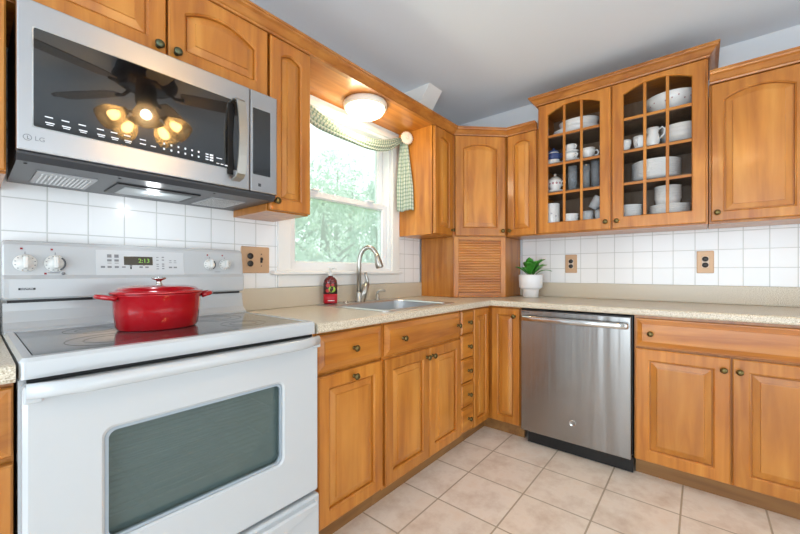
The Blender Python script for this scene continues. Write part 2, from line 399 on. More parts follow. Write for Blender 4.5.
def drawer(parent, x0, x1, z0, z1, yf, kn, b=.022, lip=.007):
    def q(i, y): return [(x0+i, y, z0+i), (x1-i, y, z0+i), (x1-i, y, z1-i), (x0+i, y, z1-i)]
    f = yf-.02
    fr = MB().loft([q(0, yf), q(0, f+.011), q(.003, f+.008), q(lip, f+.008), q(lip+b, f+.002), q(lip+b+.0005, f), q(lip+b+.001, f)]).build('drawer', WOODH, parent)
    for x, z in kn: knob(fr, x, f, z)
    return fr
D_U, D_B = .315, .60
def body(parent, x0, x1, z0, z1, d, name='body'): return MB().box(x0, -d+.006, z0, x1, -.008, z1, .0015).build(name, WOOD, parent)
def base(label, loc, rz, w):
    t = thing('base_cabinet', label, 'cabinet', loc, rz)
    body(t, 0, w, .095, .874, D_B)
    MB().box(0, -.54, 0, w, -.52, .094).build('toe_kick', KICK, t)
    return t
WR, BR = 0, -PI/2
E = .0015

# base cabinets, window wall
t = base('maple base cabinet left of the white range', (-3.30, 0, 0), WR, .4415)
drawer(t, .01, .439, .715, .862, -D_B, [(.215, .79)]); door(t, .01, .439, .115, .70, -D_B, 0, .055, [(.06, .66)])
t = base('maple base cabinet with one drawer over one door, right of the range', (-2.088, 0, 0), WR, .392)
drawer(t, .022, .382, .716, .864, -D_B, [(.205, .79)]); door(t, .022, .382, .118, .703, -D_B, 0, .05, [(.205, .672)])
t = thing('base_cabinet', 'maple sink cabinet with false drawer front and two doors below the sink', 'cabinet', (-1.694, 0, 0))
def ring4(i, z): return [(i, -D_B+i*.8, z), (.694-i, -D_B+i*.8, z), (.694-i, -.008-i*.3, z), (i, -.008-i*.3, z)]
MB().loft([ring4(0, .095), ring4(0, .874), ring4(.018, .874), ring4(.018, .115)]).build('body', WOOD, t)
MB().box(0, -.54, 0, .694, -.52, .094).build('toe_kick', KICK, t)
drawer(t, .010, .690, .714, .864, -D_B, [(.135, .785), (.650, .787)])
door(t, .010, .357, .112, .700, -D_B, 0, .05, [(.333, .655)]); door(t, .361, .690, .112, .700, -D_B, 0, .05, [(.387, .655)])
t = base('narrow maple cabinet of five small spice drawers beside the sink cabinet', (-.998, 0, 0), WR, .156)
for k in range(5):
    z1 = .866-k*.1505; drawer(t, .006, .152, z1-.146, z1, -D_B, [(.085, z1-.073)], .006, .003)
# corner base: two doors meeting in the inner corner
t = thing('base_cabinet', 'maple corner base cabinet with two narrow doors meeting at the inner corner', 'cabinet')
MB().prism([(-.84, -.008), (-.008, -.008), (-.008, -.832), (-D_B, -.832), (-D_B, -D_B), (-.84, -D_B)], .095, .874).build('body', WOOD, t)
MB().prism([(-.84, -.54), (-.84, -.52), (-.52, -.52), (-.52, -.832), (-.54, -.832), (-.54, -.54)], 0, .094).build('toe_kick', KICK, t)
door(t, -.838, -.630, .105, .866, -D_B, 0, .042)
d2 = door(t, .633, .829, .100, .866, -D_B, 0, .042, [(.795, .815)]); d2.rotation_euler = (0, 0, BR)
# base, back wall
t = base('wide maple base cabinet with long drawer and two doors right of the dishwasher', (0, -1.458, 0), BR, .782)
drawer(t, .008, .774, .709, .860, -D_B, [(.075, .782), (.70, .782)])
door(t, .008, .386, .103, .699, -D_B, 0, .056, [(.362, .642)]); door(t, .393, .774, .103, .699, -D_B, 0, .056, [(.418, .642)])
t = base('plain maple base cabinet at the far right end of the back wall', (0, -2.243, 0), BR, .40)
drawer(t, .008, .392, .709, .860, -D_B, [(.2, .782)]); door(t, .008, .392, .103, .699, -D_B, 0, .056, [(.04, .642)])

# upper cabinets
def upper(label, loc, rz, w, z0, z1):
    t = thing('wall_cabinet', label, 'cabinet', loc, rz); body(t, 0, w, z0, z1, D_U); return t
t = upper('maple wall cabinet at the left edge, left of the microwave', (-3.30, 0, 0), WR, .4435, 1.37, 2.13)
door(t, .006, .4425, 1.375, 2.117, -D_U, .05, .055, [(.06, 1.43)])
t = upper('wide short maple wall cabinet with two arched doors above the microwave', (-2.8555, 0, 0), WR, .752, 1.836, 2.13)
door(t, .004, .368, 1.838, 2.117, -D_U, .045, .05, [(.344, 1.868)], km=PEWTER); door(t, .375, .745, 1.838, 2.117, -D_U, .045, .05, [(.399, 1.868)], km=PEWTER)
t = upper('tall narrow maple wall cabinet between the microwave and the window', (-2.102, 0, 0), WR, .212, 1.37, 2.13)
door(t, .004, .208, 1.375, 2.117, -D_U, .026, .048, [(.028, 1.412)])
t = upper('narrow maple wall cabinet right of the window beside the curtain tail', (-.866, 0, 0), WR, .254, 1.37, 2.13)
door(t, .006, .240, 1.375, 2.117, -D_U, .026, .05, [(.213, 1.412)])
def corner_poly(a, f): return [(-.008, -.008), (-a, -.008), (-a, -f), (-f, -a), (-.008, -a)]
t = thing('wall_cabinet', 'maple corner wall cabinet with diagonal arched door above the appliance garage', 'cabinet')
MB().prism(corner_poly(.61, D_U), 1.37, 2.13).build('body', WOOD, t)
dl = math.hypot(.61-D_U, .61-D_U)
dd = door(t, .018, dl-.018, 1.375, 2.117, 0, .035, .058, [(dl-.042, 1.412)]); dd.location = (-.61, -D_U, 0); dd.rotation_euler = (0, 0, -PI/4)
t = upper('narrow maple wall cabinet between the corner cabinet and the glass-door cabinet', (0, -.612, 0), BR, .231, 1.37, 2.13)
door(t, .012, .225, 1.375, 2.117, -D_U, .026, .046, [(.035, 1.412)])
t = upper('maple wall cabinet with arched raised-panel door at the right edge', (0, -1.770, 0), BR, .764, 1.37, 2.135)
door(t, .010, .374, 1.382, 2.122, -D_U, .04, .048, [(.034, 1.427)]); door(t, .381, .754, 1.382, 2.122, -D_U, .04, .048, [(.72, 1.427)])
CROWN = [(-.0195, 0), (.005, 0), (.007, .008), (.012, .011), (.018, .018), (.029, .033), (.037, .038), (.040, .039), (.042, .048), (.047, .049), (.047, .058), (-.0195, .058)]
def crown(z, path, k=1): return MB().sweep(path, [(o, z+h*k) for o, h in CROWN])
FY = D_U+.0205
crown(2.126, [(-FY, -1.7725), (-FY, -2.534)]).build('crown', WOODY, t)
# glass-door cabinet
t = thing('wall_cabinet', 'tall maple display cabinet with two arched glass doors holding white dishes', 'cabinet', (0, -.845, 0), BR)
gw, gz0, gz1 = .922, 1.37, 2.2775
MB().box(0, -D_U, gz0, .018, -.008, gz1, .001).build('side_panel', WOOD, t); MB().box(gw-.018, -D_U, gz0, gw, -.008, gz1, .001).build('side_panel', WOOD, t)
MB().box(.018, -D_U, gz1-.018, gw-.018, -.008, gz1).build('top_panel', WOODH, t); MB().box(.018, -D_U, gz0, gw-.018, -.008, gz0+.038).build('bottom_panel', WOODH, t)
MB().box(.018, -.014, gz0+.04, gw-.018, -.008, gz1-.018).build('back_panel', CABIN, t)
MB().box(.440, -D_U, gz0+.038, .482, -D_U+.018, gz1-.018).build('centre_stile', WOOD, t)
SH = [1.409, 1.668, 1.868, 2.060]
for z in SH[1:]: MB().box(.019, -.295, z-.016, gw-.019, -.015, z).build('shelf', CABIN, t)
def glass_door(parent, x0, x1, z0, z1, yf, rise, stile, rb, rt, kx):
    cx, hw, th, e = (x0+x1)/2, (x1-x0)/2, .02, .004; ihw, zb, zs = hw-stile, z0+rb, z1-rt-rise
    fr = MB().loft([rect_loop(cx, hw, z0, z1, yf), rect_loop(cx, hw, z0, z1, yf-th+e), rect_loop(cx, hw-e, z0+e, z1-e, yf-th),
        arch_loop(cx, ihw, zb, zs, rise, -.004, yf-th), arch_loop(cx, ihw, zb, zs, rise, 0, yf-th+.005), arch_loop(cx, ihw, zb, zs, rise, 0, yf)], ring=True).build('door', WOOD, parent)
    MB().loft([arch_loop(cx, ihw, zb, zs, rise, .0005, yf-.004), arch_loop(cx, ihw, zb, zs, rise, .0005, yf-.007)]).build('pane', CABGL, fr)
    for k in (-1, 1):
        x = cx+k*ihw/3; MB().box(x-.008, yf-th+.002, zb, x+.008, yf-.008, zs+rise*(1-(1/3)**2)-.001, .002).build('muntin', WOOD, fr)
    for z in (1.648, 1.846, 2.046): MB().box(cx-ihw, yf-th+.003, z-.008, cx+ihw, yf-.0085, z+.008, .002).build('muntin', WOODH, fr)
    knob(fr, kx, yf-th, 1.424)
    return fr
glass_door(t, .010, .456, 1.378, 2.275, -D_U, .045, .062, .072, .03, .428)
glass_door(t, .463, .914, 1.378, 2.275, -D_U, .045, .062, .072, .03, .490)
crown(2.278, [(-.02, -.8435), (-FY, -.8435), (-FY, -1.7685), (-.02, -1.7685)]).build('crown', WOODY, t).parent = None
cr = [o for o in C.objects if o.name.startswith('crown')][-1]
cr.parent = t; cr.matrix_parent_inverse = (T(0, -.845, 0) @ R(BR, 'Z')).inverted()
for o in [o for o in C.objects if o.name.startswith('crown') and o.parent is not None and o is not cr]:
    o.matrix_parent_inverse = (T(0, -1.770, 0) @ R(BR, 'Z')).inverted()
# long crown and the board over the window
tag(crown(2.1185, [(-3.30, -FY), (-.61-.0085, -FY), (-FY, -.61-.0085), (-FY, -.842)], .86).build('crown_molding', WOODY),
    'long maple crown molding above window-wall cabinets turning through the corner', 'molding')
tag(MB().box(-1.888, -.3150, 2.122, -.868, -.021, 2.140, .001).build('soffit_board', WOODH), 'maple soffit board over the window carrying the round lamp', 'board')

# appliance garage
t = thing('appliance_garage', 'maple appliance garage with slatted roll door in the counter corner', 'appliance garage')
MB().prism([(-.022, -.022), (-.598, -.022), (-.598, -.318), (-.318, -.598), (-.022, -.598)], .917, 1.368).build('body', WOOD, t)
dl2 = math.hypot(.28, .28)
def diag(o): o.location = (-.598, -.318, 0); o.rotation_euler = (0, 0, -PI/4); return o
tb = MB(); z = .955; pr = [(0, 0)]
for k in range(20):
    pr += [(-.004, z+k*.0193), (-.009, z+k*.0193+.005), (-.009, z+k*.0193+.014), (-.004, z+k*.0193+.0185)]
pr = [(0.002, .953)]+pr[1:]+[(.002, z+20*.0193)]
tb.loft([[(x, a, b) for a, b in pr] for x in (.036, dl2-.036)]); diag(tb.build('tambour_door', WOODH, t))
diag(MB().box(0, -.012, .917, .035, 0, 1.368, .001).build('stile', WOOD, t)); diag(MB().box(dl2-.035, -.012, .917, dl2, 0, 1.368, .001).build('stile', WOOD, t))
diag(MB().box(.0355, -.012, 1.343, dl2-.0355, 0, 1.368, .001).build('top_rail', WOODH, t)); diag(MB().box(.0355, -.014, .917, dl2-.0355, 0, .952, .001).build('bottom_rail', WOODH, t))

# ------------------------------------------------------------------ countertops
SX0, SX1, SY0, SY1 = -1.632, -1.012, -.572, -.042     # sink cut-out
ct = MB()
xs = [-2.088, SX0, SX1, -.62, -.008]; ys = [-2.64, -.62, SY0, SY1, -.008]
for i in range(4):
    for k in range(4):
        if i == 1 and k == 2: continue
        if k == 0 and i < 3: continue
        ct.box(xs[i], ys[k], .877, xs[i+1], ys[k+1], .915)
nose = [(0, .877), (.016, .877), (.021, .880), (.0235, .886), (.0235, .906), (.021, .912), (.016, .915), (0, .915)]
ct.sweep([(-2.088, -.62), (-.62, -.62), (-.62, -2.64)], nose)
tp = tag(ct.build('countertop', COUNTER, merge=True), 'speckled beige L-shaped countertop running from the range round the corner', 'countertop')
MB().box(-2.088, -.026, .9155, -.60, -.0065, 1.024, .003).build('backsplash', COUNTER, tp)
MB().box(-.026, -2.64, .9155, -.0065, -.60, 1.024, .003).build('backsplash', COUNTER, tp)
ct = MB().box(-3.3, -.62, .877, -2.8585, -.008, .915); ct.sweep([(-3.3, -.62), (-2.8585, -.62)], nose)
tp = tag(ct.build('countertop', COUNTER, merge=True), 'short piece of speckled countertop left of the range', 'countertop')
MB().box(-3.3, -.026, .9155, -2.8585, -.0065, 1.024, .003).build('backsplash', COUNTER, tp)

# ------------------------------------------------------------------ sink and taps
t = thing('kitchen_sink', 'stainless steel drop-in sink under the window', 'sink', ((SX0+SX1)/2, (SY0+SY1)/2, .915))
sw, sd = .648, .556
def L3(w, h, r, z, cy=0): return [(x, y, z) for x, y in rrect(w, h, r, 6, 0, cy)]
MB().loft([L3(sw, sd, .03, .0006), L3(sw, sd, .03, .004), L3(sw-.016, sd-.016, .025, .0065), L3(.565, .405, .06, .005, -.045), L3(.556, .396, .06, -.002, -.045),
           L3(.55, .39, .062, -.14, -.045), L3(.50, .34, .06, -.172, -.045), L3(.10, .10, .04, -.178, -.045), L3(.10, .10, .04, -.182, -.045), L3(.505, .345, .06, -.176, -.045), L3(.556, .396, .062, -.14, -.045), L3(.562, .402, .06, .0006, -.045)], ring=True, smooth=False).build('basin', STEELS, t)
MB().lathe([(.04, -.180), (.043, -.176), (.03, -.175), (.012, -.172)], 20, T(0, -.045, 0)).build('drain', CHROME, t)
SZ = .9222
t = thing('faucet', 'tall brushed nickel gooseneck pull-down faucet behind the sink', 'faucet', (-1.345, -.085, SZ))
MB().lathe([(.026, 0), (.026, .006), (.022, .012), (.021, .05), (.019, .06)], 20).build('base', NICKEL, t)
pth = [(0, 0, .058), (0, 0, .235)]
ang = math.radians(-62)
for k in range(1, 13):
    a = PI-k*PI*.90/12; r = .062; u = r+r*math.cos(a); pth.append((u*math.cos(ang), u*math.sin(ang), .235+.105*math.sin(a)))
MB().tube(pth, .0145, 14).build('spout', NICKEL, t)
e0, e1 = Vector(pth[-2]), Vector(pth[-1]); dv = (e1-e0).normalized()
MB().tube([e1-dv*.03, e1-dv*.005, e1+dv*.03, e1+dv*.055, e1+dv*.06], [.0155, .019, .0235, .025, .020], 16).build('spray_head', NICKEL, t)
MB().tube([(.012, -.012, .0), (.022, -.020, .05), (.040, -.032, .115)], [.020, .022, .018], 14).build('valve_body', NICKEL, t)
MB().tube([(.040, -.032, .11), (.044, -.032, .135), (.038, -.026, .160), (.033, -.024, .182)], [.013, .011, .008, .009], 10).build('lever', NICKEL, t)
t = thing('soap_dispenser', 'small nickel soap pump between the faucet and sink corner', 'soap dispenser', (-1.165, -.075, SZ))
MB().lathe([(.019, 0), (.019, .005), (.012, .01), (.014, .03), (.010, .036)], 16).build('base', NICKEL, t)
MB().tube([(0, 0, .034), (0, 0, .05), (.01, -.01, .062), (.03, -.028, .063), (.04, -.036, .055)], [.008, .008, .007, .006, .005], 10).build('spout', NICKEL, t)
tag(MB().lathe([(.018, 0), (.018, .004), (.012, .008), (.004, .009)], 16, T(-1.455, -.085, SZ)).build('sink_hole_cover', CHROME), 'low round metal hole cover between soap bottle and faucet', 'hole cover')
# soap bottle
t = thing('soap_bottle', 'red pump bottle of hand soap with apple picture beside the sink', 'soap bottle', (-1.572, -.085, SZ), math.radians(-40))
t.scale = (1.06, 1.06, 1.03)
BOTTLE = mat('dark_red_soap', (96, 22, 22), .1, coat=.5); LABR = mat('red_label', (196, 26, 44), .35); LABD = mat('dark_fruit_label', (58, 26, 22), .35); APR = mat('red_apple_print', (190, 40, 36), .35); APG = mat('green_apple_print', (150, 186, 52), .35)
def ell(a, b, z, n=28): return [(a*math.cos(2*PI*i/n), b*math.sin(2*PI*i/n), z) for i in range(n)]
MB().loft([ell(.034, .022, 0), ell(.037, .025, .004), ell(.037, .025, .118), ell(.034, .023, .134), ell(.024, .018, .148), ell(.014, .013, .152), ell(.013, .013, .160)], smooth=True).build('bottle', BOTTLE, t)
MB().loft([ell(.0372, .0252, .006), ell(.0376, .0256, .006), ell(.0376, .0256, .056), ell(.0372, .0252, .056)], ring=True, smooth=True).build('lower_label', LABR, t)
ul = MB().loft([ell(.0372, .0252, .057), ell(.0376, .0256, .057), ell(.0376, .0256, .117), ell(.0372, .0252, .117)], ring=True, smooth=True).build('upper_label', LABD, t)
def onbottle(th, z, r, m, n):
    b = MB(); pts = []
    for i in range(18):
        a = th+r*math.cos(2*PI*i/18)/.032; pts.append((.0379*math.cos(a), .0259*math.sin(a), z+r*math.sin(2*PI*i/18)))
    b.loft([pts, [(x*1.012, y*1.012, zz) for x, y, zz in pts]]); b.build(n, m, ul)
onbottle(-PI/2+.25, .083, .017, APG, 'green_apple'); onbottle(-PI/2+.35, .108, .008, APR, 'red_apple'); onbottle(-PI/2-.35, .105, .011, APR, 'red_apple'); onbottle(-PI/2-.4, .075, .010, APR, 'red_apple'); onbottle(-PI/2+.25, .083, .005, LABD, 'apple_core')
MB().box(-.014, -.0262, .018, .022, -.0258, .022).build('label_line', CERAM, t)
pm = MB(); pm.lathe([(.0145, .158), (.0145, .172), (.006, .175), (.006, .192), (.011, .194), (.011, .204), (.004, .206)], 18); pm.build('pump', PLASTW, t)
MB().tube([(0, 0, .199), (.022, -.006, .201), (.034, -.009, .196)], [.006, .005, .004], 10).build('nozzle', PLASTW, t)

# ------------------------------------------------------------------ white range
RX0, RX1 = -2.854, -2.095; RW = RX1-RX0
t = thing('range', 'white electric range with black glass cooktop and oven door', 'range', (RX0, 0, 0))
bd = MB()
for b in ((0, -.62, .02, .02, -.03, .876), (RW-.02, -.62, .02, RW, -.03, .876), (.02, -.05, .02, RW-.02, -.03, .876), (.02, -.615, .02, RW-.02, -.05, .04), (.02, -.615, .30, RW-.02, -.05, .33), (.02, -.615, .855, RW-.02, -.05, .876)): bd.box(*b)
bd.build('body', ENAMEL, t, merge=True)
MB().box(.012, -.634, .8695, RW-.012, -.612, .8795).build('gap_shade_strip', BLACKP, t)  # black strip added where the gap above the oven door lies in shade
LINER = mat('oven_liner', (150, 172, 160), .3, .2)
cv = MB(); c0, c1 = .09, RW-.09
cv.loft([[(c0, -.60, .36), (c1, -.60, .36), (c1, -.60, .82), (c0, -.60, .82)], [(c0, -.10, .36), (c1, -.10, .36), (c1, -.10, .82), (c0, -.10, .82)]], cap0=False); cv.build('oven_cavity', LINER, t)
for z in (.48, .60):
    rk = MB(); rk.tube([(c0+.005, -.57, z), (c1-.005, -.57, z)], .003, 6); rk.tube([(c0+.005, -.13, z), (c1-.005, -.13, z)], .003, 6)
    rk.tube([(c0+.005, -.57, z), (c0+.005, -.13, z)], .003, 6); rk.tube([(c1-.005, -.57, z), (c1-.005, -.13, z)], .003, 6)
    for k in range(11):
        y = -.54+k*.038; rk.tube([(c0+.005, y, z+.002), (c1-.005, y, z+.002)], .0025, 6)
    rk.build('oven_rack', CHROME, t)
# door with a real window opening
dz0, dz1, y0, y1 = .312, .868, -.622, -.664
def dl_(w0, w1, z0, z1, r, y): return [(x, y, z) for x, z in rrect(w1-w0, z1-z0, r, 6, (w0+w1)/2, (z0+z1)/2)]
od = MB().loft([dl_(.004, RW-.004, dz0, dz1, .008, y0), dl_(.004, RW-.004, dz0, dz1, .008, y1+.008), dl_(.012, RW-.012, dz0+.008, dz1-.008, .008, y1),
     dl_(.132, .614, .462, .744, .024, y1), dl_(.138, .608, .468, .738, .022, y1+.004), dl_(.138, .608, .468, .738, .022, y0)], ring=True).build('oven_door', ENAMEL, t)
MB().loft([dl_(.136, .610, .466, .740, .023, y0-.012), dl_(.136, .610, .466, .740, .023, y0-.016)]).build('window_glass', OVENGL, od)
MB().loft([dl_(.139, .607, .469, .737, .022, y1+.012), dl_(.139, .607, .469, .737, .022, y1+.006), dl_(.146, .600, .476, .730, .018, y1+.006), dl_(.146, .600, .476, .730, .018, y1+.012)], ring=True).build('window_border', mat('window_border_print', (158, 170, 180), .2, coat=.5), od)
hp = []
for k in range(17):
    u = k/16; b = 1-(2*u-1)**2; e = min(1, 6*min(u, 1-u))
    hp.append((.008+u*(RW-.022), y1-.012-.030*min(1, b*2.2), .862))
hb = MB(); lo = []
for p in hp: lo.append([(p[0], p[1]-.011*math.cos(a), p[2]+.0165*math.sin(a)) for a in [2*PI*i/14 for i in range(14)]])
hb.loft(lo, smooth=True); hb.build('door_handle', ENAMEL, od)
for x in (.004, RW-.034): MB().box(x, y1-.012, .835, x+.03, y1+.002, .872, .004).build('handle_post', ENAMEL, od)
dr = MB().box(.004, -.622, .045, RW-.004, -.668, .303, .007).build('storage_drawer', ENAMEL, t)
dh = MB(); lo = []
for k in range(15):
    u = k/14; x = .03+u*(RW-.06); dip = .045*(1-(2*u-1)**2)
    lo.append([(x, -.667, .292), (x, -.684, .290), (x, -.688, .282), (x, -.684, .268-dip), (x, -.667, .262-dip)])
dh.loft(lo); dh.build('drawer_pull', ENAMEL, dr)
MB().box(.02, -.60, .0, RW-.02, -.56, .043).build('toe_base', BLACKP, t)
# cooktop
MB().loft([[(x, y, .880) for x, y in rrect(RW, .610, .012, 4, RW/2, -.338)], [(x, y, .917) for x, y in rrect(RW, .610, .012, 4, RW/2, -.338)], [(x, y, .925) for x, y in rrect(RW-.012, .598, .01, 4, RW/2, -.338)],
           [(x, y, .925) for x, y in rrect(.716, .490, .008, 4, RW/2+.0, -.370)], [(x, y, .921) for x, y in rrect(.712, .486, .008, 4, RW/2, -.370)], [(x, y, .880) for x, y in rrect(.712, .486, .008, 4, RW/2, -.370)]], ring=True).build('cooktop_frame', ENAMEL, t)
cg = MB().box(RW/2-.355, -.612, .914, RW/2+.355, -.128, .9235).build('glass_cooktop', mat('grey_black_cooktop_glass', (70, 72, 74), .1, coat=.6, spec=.8), t)
BURN = mat('burner_print', (66, 68, 70), .2)
for bx, by, br in ((.19, -.48, .10), (.19, -.25, .075), (.57, -.47, .075), (.56, -.25, .10), (.38, -.22, .05)):
    for rr in (br, br*.62):
        rg = MB(); rg.loft([[(bx+q*math.cos(2*PI*i/40), by+q*math.sin(2*PI*i/40), z) for i in range(40)] for q, z in ((rr, .9235), (rr, .9238), (rr-.002, .9238), (rr-.002, .9235))], ring=True); rg.build('burner_ring', BURN, cg)
# backguard
def prof(pts): return [[(x, y, z) for y, z in pts] for x in (0, RW)]
MB().loft([[(x, y, z) for y, z in ((-.03, .90), (-.128, .905), (-.128, .9255), (-.112, .932), (-.092, .950), (-.084, .985), (-.082, 1.010), (-.03, 1.010))] for x in (.001, RW-.001)]).build('rear_splash', ENAMEL, t)
MB().box(.012, -.078, 1.004, RW-.012, -.035, 1.024).build('shadow_gap', BLACKP, t)
gp = [(-.03, 1.020), (-.098, 1.020), (-.104, 1.026), (-.104, 1.085), (-.092, 1.098), (-.080, 1.195), (-.074, 1.205), (-.062, 1.209), (-.03, 1.209)]
bg_ = MB(); lo = []
for x, s in ((0, .94), (.004, .985), (.014, 1), (RW-.014, 1), (RW-.004, .985), (RW, .94)): lo.append([(x, -.03+(y+.03)*s, 1.1145+(z-1.1145)*s) for y, z in gp])
bg_.loft(lo); bgo = bg_.build('backguard', ENAMEL, t)
tilt = math.atan2(.012, .097)
def FP(x, z, out=0):     # a frame on the sloping control face: x right, z up, -y out
    y = -.092+(z-1.098)*.012/.097; return T(x, y-out, z) @ R(-tilt, 'X')
def dial(x, z, r, dark):
    k = MB().lathe([(r*1.05, 0), (r*1.05, .003), (r*.98, .005), (r*.72, .006), (r*.66, .012), (r*.2, .013)], 28, FP(x, z, .001) @ FRONT).build('knob', PLASTW, bgo)
    MB().box(-r*.22, -.032, -r*.72, r*.22, -.011, r*.72, .003, FP(x, z)).build('grip', PLASTW, k)
    for i in range(12):
        a = 2*PI*i/12+.25
        if dark and -1.1 < math.atan2(math.sin(a), math.cos(a)) < .9: continue
        MB().box(-.0018, -.0006, -.0012, .0018, .0003, .0012, 0, FP(x+r*.86*math.cos(a), z+r*.86*math.sin(a), .0066)).build('tick', GREYP, k)
    if dark:
        rg = MB(); lo = []
        for i in range(13):
            a = -1.1+2.0*i/12; lo.append([(r*q*math.cos(a), -.0005*w, r*q*math.sin(a)) for q, w in ((.8, 0), (.8, 1), (1.0, 1), (1.0, 0))])
        rg.loft(lo, M=FP(x, z, .0066)); rg.build('heat_arc', mat('dark_grey_print', (88, 92, 98), .5), k)
    MB().box(-.001, -.0006, -.005, .001, 0, .003, 0, FP(x, z+r*1.28)).build('mark', GREYP, bgo)
    MB().box(-.003, -.0006, -.003, .003, 0, .003, 0, FP(x-.008, z+r*1.75)).build('mark', REDP, bgo)
dial(.049, 1.136, .0265, False); dial(.119, 1.136, .0265, True); dial(.611, 1.140, .0235, True); dial(.675, 1.140, .0235, False)
MB().box(-.016, -.0006, -.0012, .014, 0, .0012, 0, FP(.116, 1.105)).build('mark', GREYP, bgo)
MB().box(-.003, -.0006, -.003, .003, 0, .003, 0, FP(.095, 1.1025)).build('mark', REDP, bgo)
MB().lathe([(.005, 0), (.005, .004), (.003, .005)], 14, FP(.138, 1.1025) @ FRONT).build('light_button', GREYP, bgo)
MB().box(-.012, -.0006, -.001, .012, 0, .001, 0, FP(.643, 1.108)).build('mark', GREYP, bgo)
pnl = MB().box(-.142, -.0012, -.046, .142, .001, .046, .001, FP(.366, 1.142)).build('control_panel', mat('panel_film', (210, 213, 215), .2), bgo)
disp = MB().box(-.046, -.0022, -.0165, .046, 0, .0165, .001, FP(.351, 1.150)).build('clock_display', CLOCKBG, bgo)
text('2:13', .022, CLOCK, bgo, 'clock_digits', 0, 0, 0, FP(.368, 1.150, .0027))
def mark(x, z, w=.010, h=.004, m=GREYP): MB().box(-w/2, -.0006, -h/2, w/2, 0, h/2, 0, FP(x, z, .0013)).build('mark', m, bgo)
for x in (.262, .283):
    mark(x, 1.166, .013, .012); mark(x, 1.150, .013, .008); mark(x, 1.140, .012, .002); mark(x, 1.126, .012, .007)
mark(.243, 1.126, .012, .007); mark(.304, 1.126, .011, .005); mark(.326, 1.132, .008, .008); mark(.326, 1.123, .005, .009, DARKP); mark(.358, 1.126, .011, .006); mark(.377, 1.126, .011, .006); mark(.367, 1.1335, .005, .004)
for i, z in enumerate((1.165, 1.154, 1.138, 1.130, 1.120)):
    mark(.413, z, .008, .003); mark(.432, z+.001, .008, .004)
for x in (.458, .475): mark(x, 1.153, .008, .003); mark(x, 1.145, .010, .002); mark(x, 1.126, .012, .006)
bdg = MB().box(.033, -.1052, 1.051, .071, -.1035, 1.0575, .0004).build('badge', DARKP, bgo)
text('KENMORE', .0062, WHITEP, bgo, 'lettering', .052, -.1056, 1.0542)

# ------------------------------------------------------------------ red pot
t = thing('dutch_oven', 'oval red enamelled dutch oven with lid on the cooktop', 'pot', (-2.512, -.345, .9240))
def oval(a, b, z, n=48): return [(a*math.cos(2*PI*i/n), b*math.sin(2*PI*i/n), z) for i in range(n)]
MB().loft([oval(.108, .084, 0), oval(.113, .089, .003), oval(.113, .089, .006), oval(.117, .093, .010), oval(.123, .099, .060), oval(.126, .102, .105), oval(.130, .106, .110), oval(.130, .106, .113), oval(.121, .097, .113)], smooth=True).build('pot_body', REDEN, t)
MB().loft([oval(.126, .102, .1135), oval(.132, .108, .114), oval(.134, .110, .118), oval(.131, .107, .122), oval(.122, .098, .1235), oval(.118, .094, .126), oval(.110, .087, .133), oval(.080, .062, .139), oval(.03, .022, .141)], smooth=True).build('lid', REDEN, t)
MB().lathe([(.014, .140), (.010, .143), (.007, .150), (.009, .156), (.020, .160), (.023, .164), (.020, .1665), (.010, .1675)], 20).build('lid_knob', CHROME, t)
for s in (-1, 1):
    p = [(s*.122, -.036, .101), (s*.135, -.034, .105), (s*.152, -.026, .108), (s*.163, -.010, .110), (s*.163, .010, .110), (s*.152, .026, .108), (s*.135, .034, .105), (s*.122, .036, .101)]
    MB().tube(p, .0075, 10).build('handle', REDEN, t)

# ------------------------------------------------------------------ microwave
MX0, MX1 = -2.843, -2.104; MW = MX1-MX0
t = thing('microwave', 'stainless over-the-range microwave with black glass door', 'microwave', (MX0, 0, 0))
MB().box(.004, -.360, 1.428, MW-.004, -.008, 1.822, .002).build('body', mat('brown_grey_case', (74, 66, 60), .45), t)
fy = -.395
md = MB().box(0, fy, 1.424, .622, -.361, 1.820, .004).build('door', STEEL, t)
def panelr(x0, x1, z0, z1, r, ya, yb): return [[(x, y, z) for x, z in rrect(x1-x0, z1-z0, r, 4, (x0+x1)/2, (z0+z1)/2)] for y in (ya, yb)]
MB().loft(panelr(.028, .600, 1.487, 1.752, .006, fy+.001, fy-.0012)).build('bezel', CHROME, md)
MB().loft(panelr(.031, .598, 1.490, 1.749, .005, fy+.001, fy-.0020)).build('window_glass', BLACKGL, md)
cp = MB().box(.624, fy, 1.424, MW, -.361, 1.820, .004).build('control_column', STEEL, t)
MB().loft(panelr(.632, .709, 1.489, 1.752, .004, fy+.001, fy-.0012)).build('bezel', CHROME, cp)
MB().loft(panelr(.634, .707, 1.491, 1.750, .004, fy+.001, fy-.0020)).build('black_panel', BLACKGL, cp)
MB().box(.656, fy-.0008, 1.446, .668, fy+.001, 1.458, .001).build('badge', DGREY, cp)
hp = [(.566, fy, 1.752), (.566, fy-.03, 1.745)]
for k in range(9):
    u = k/8; hp.append((.566, fy-.042-.016*math.sin(PI*u), 1.735-u*.265))
hp += [(.566, fy-.03, 1.460), (.566, fy, 1.453)]
hb = MB(); lo = []
for i, p in enumerate(hp):
    d_ = (Vector(hp[min(i+1, len(hp)-1)])-Vector(hp[max(i-1, 0)])).normalized(); n_ = Vector((0, -d_.z, d_.y))
    lo.append([tuple(Vector(p)+Vector((a, 0, 0))+n_*b) for a, b in ((-.0155, -.004), (.0155, -.004), (.0165, 0), (.0145, .0045), (-.0145, .0045), (-.0165, 0))])
hb.loft(lo); hb.build('handle', NICKEL, md)
MB().box(.535, fy-.003, 1.47, .556, fy-.0018, 1.735, .0005).build('handle_recess', BLACKP, md)
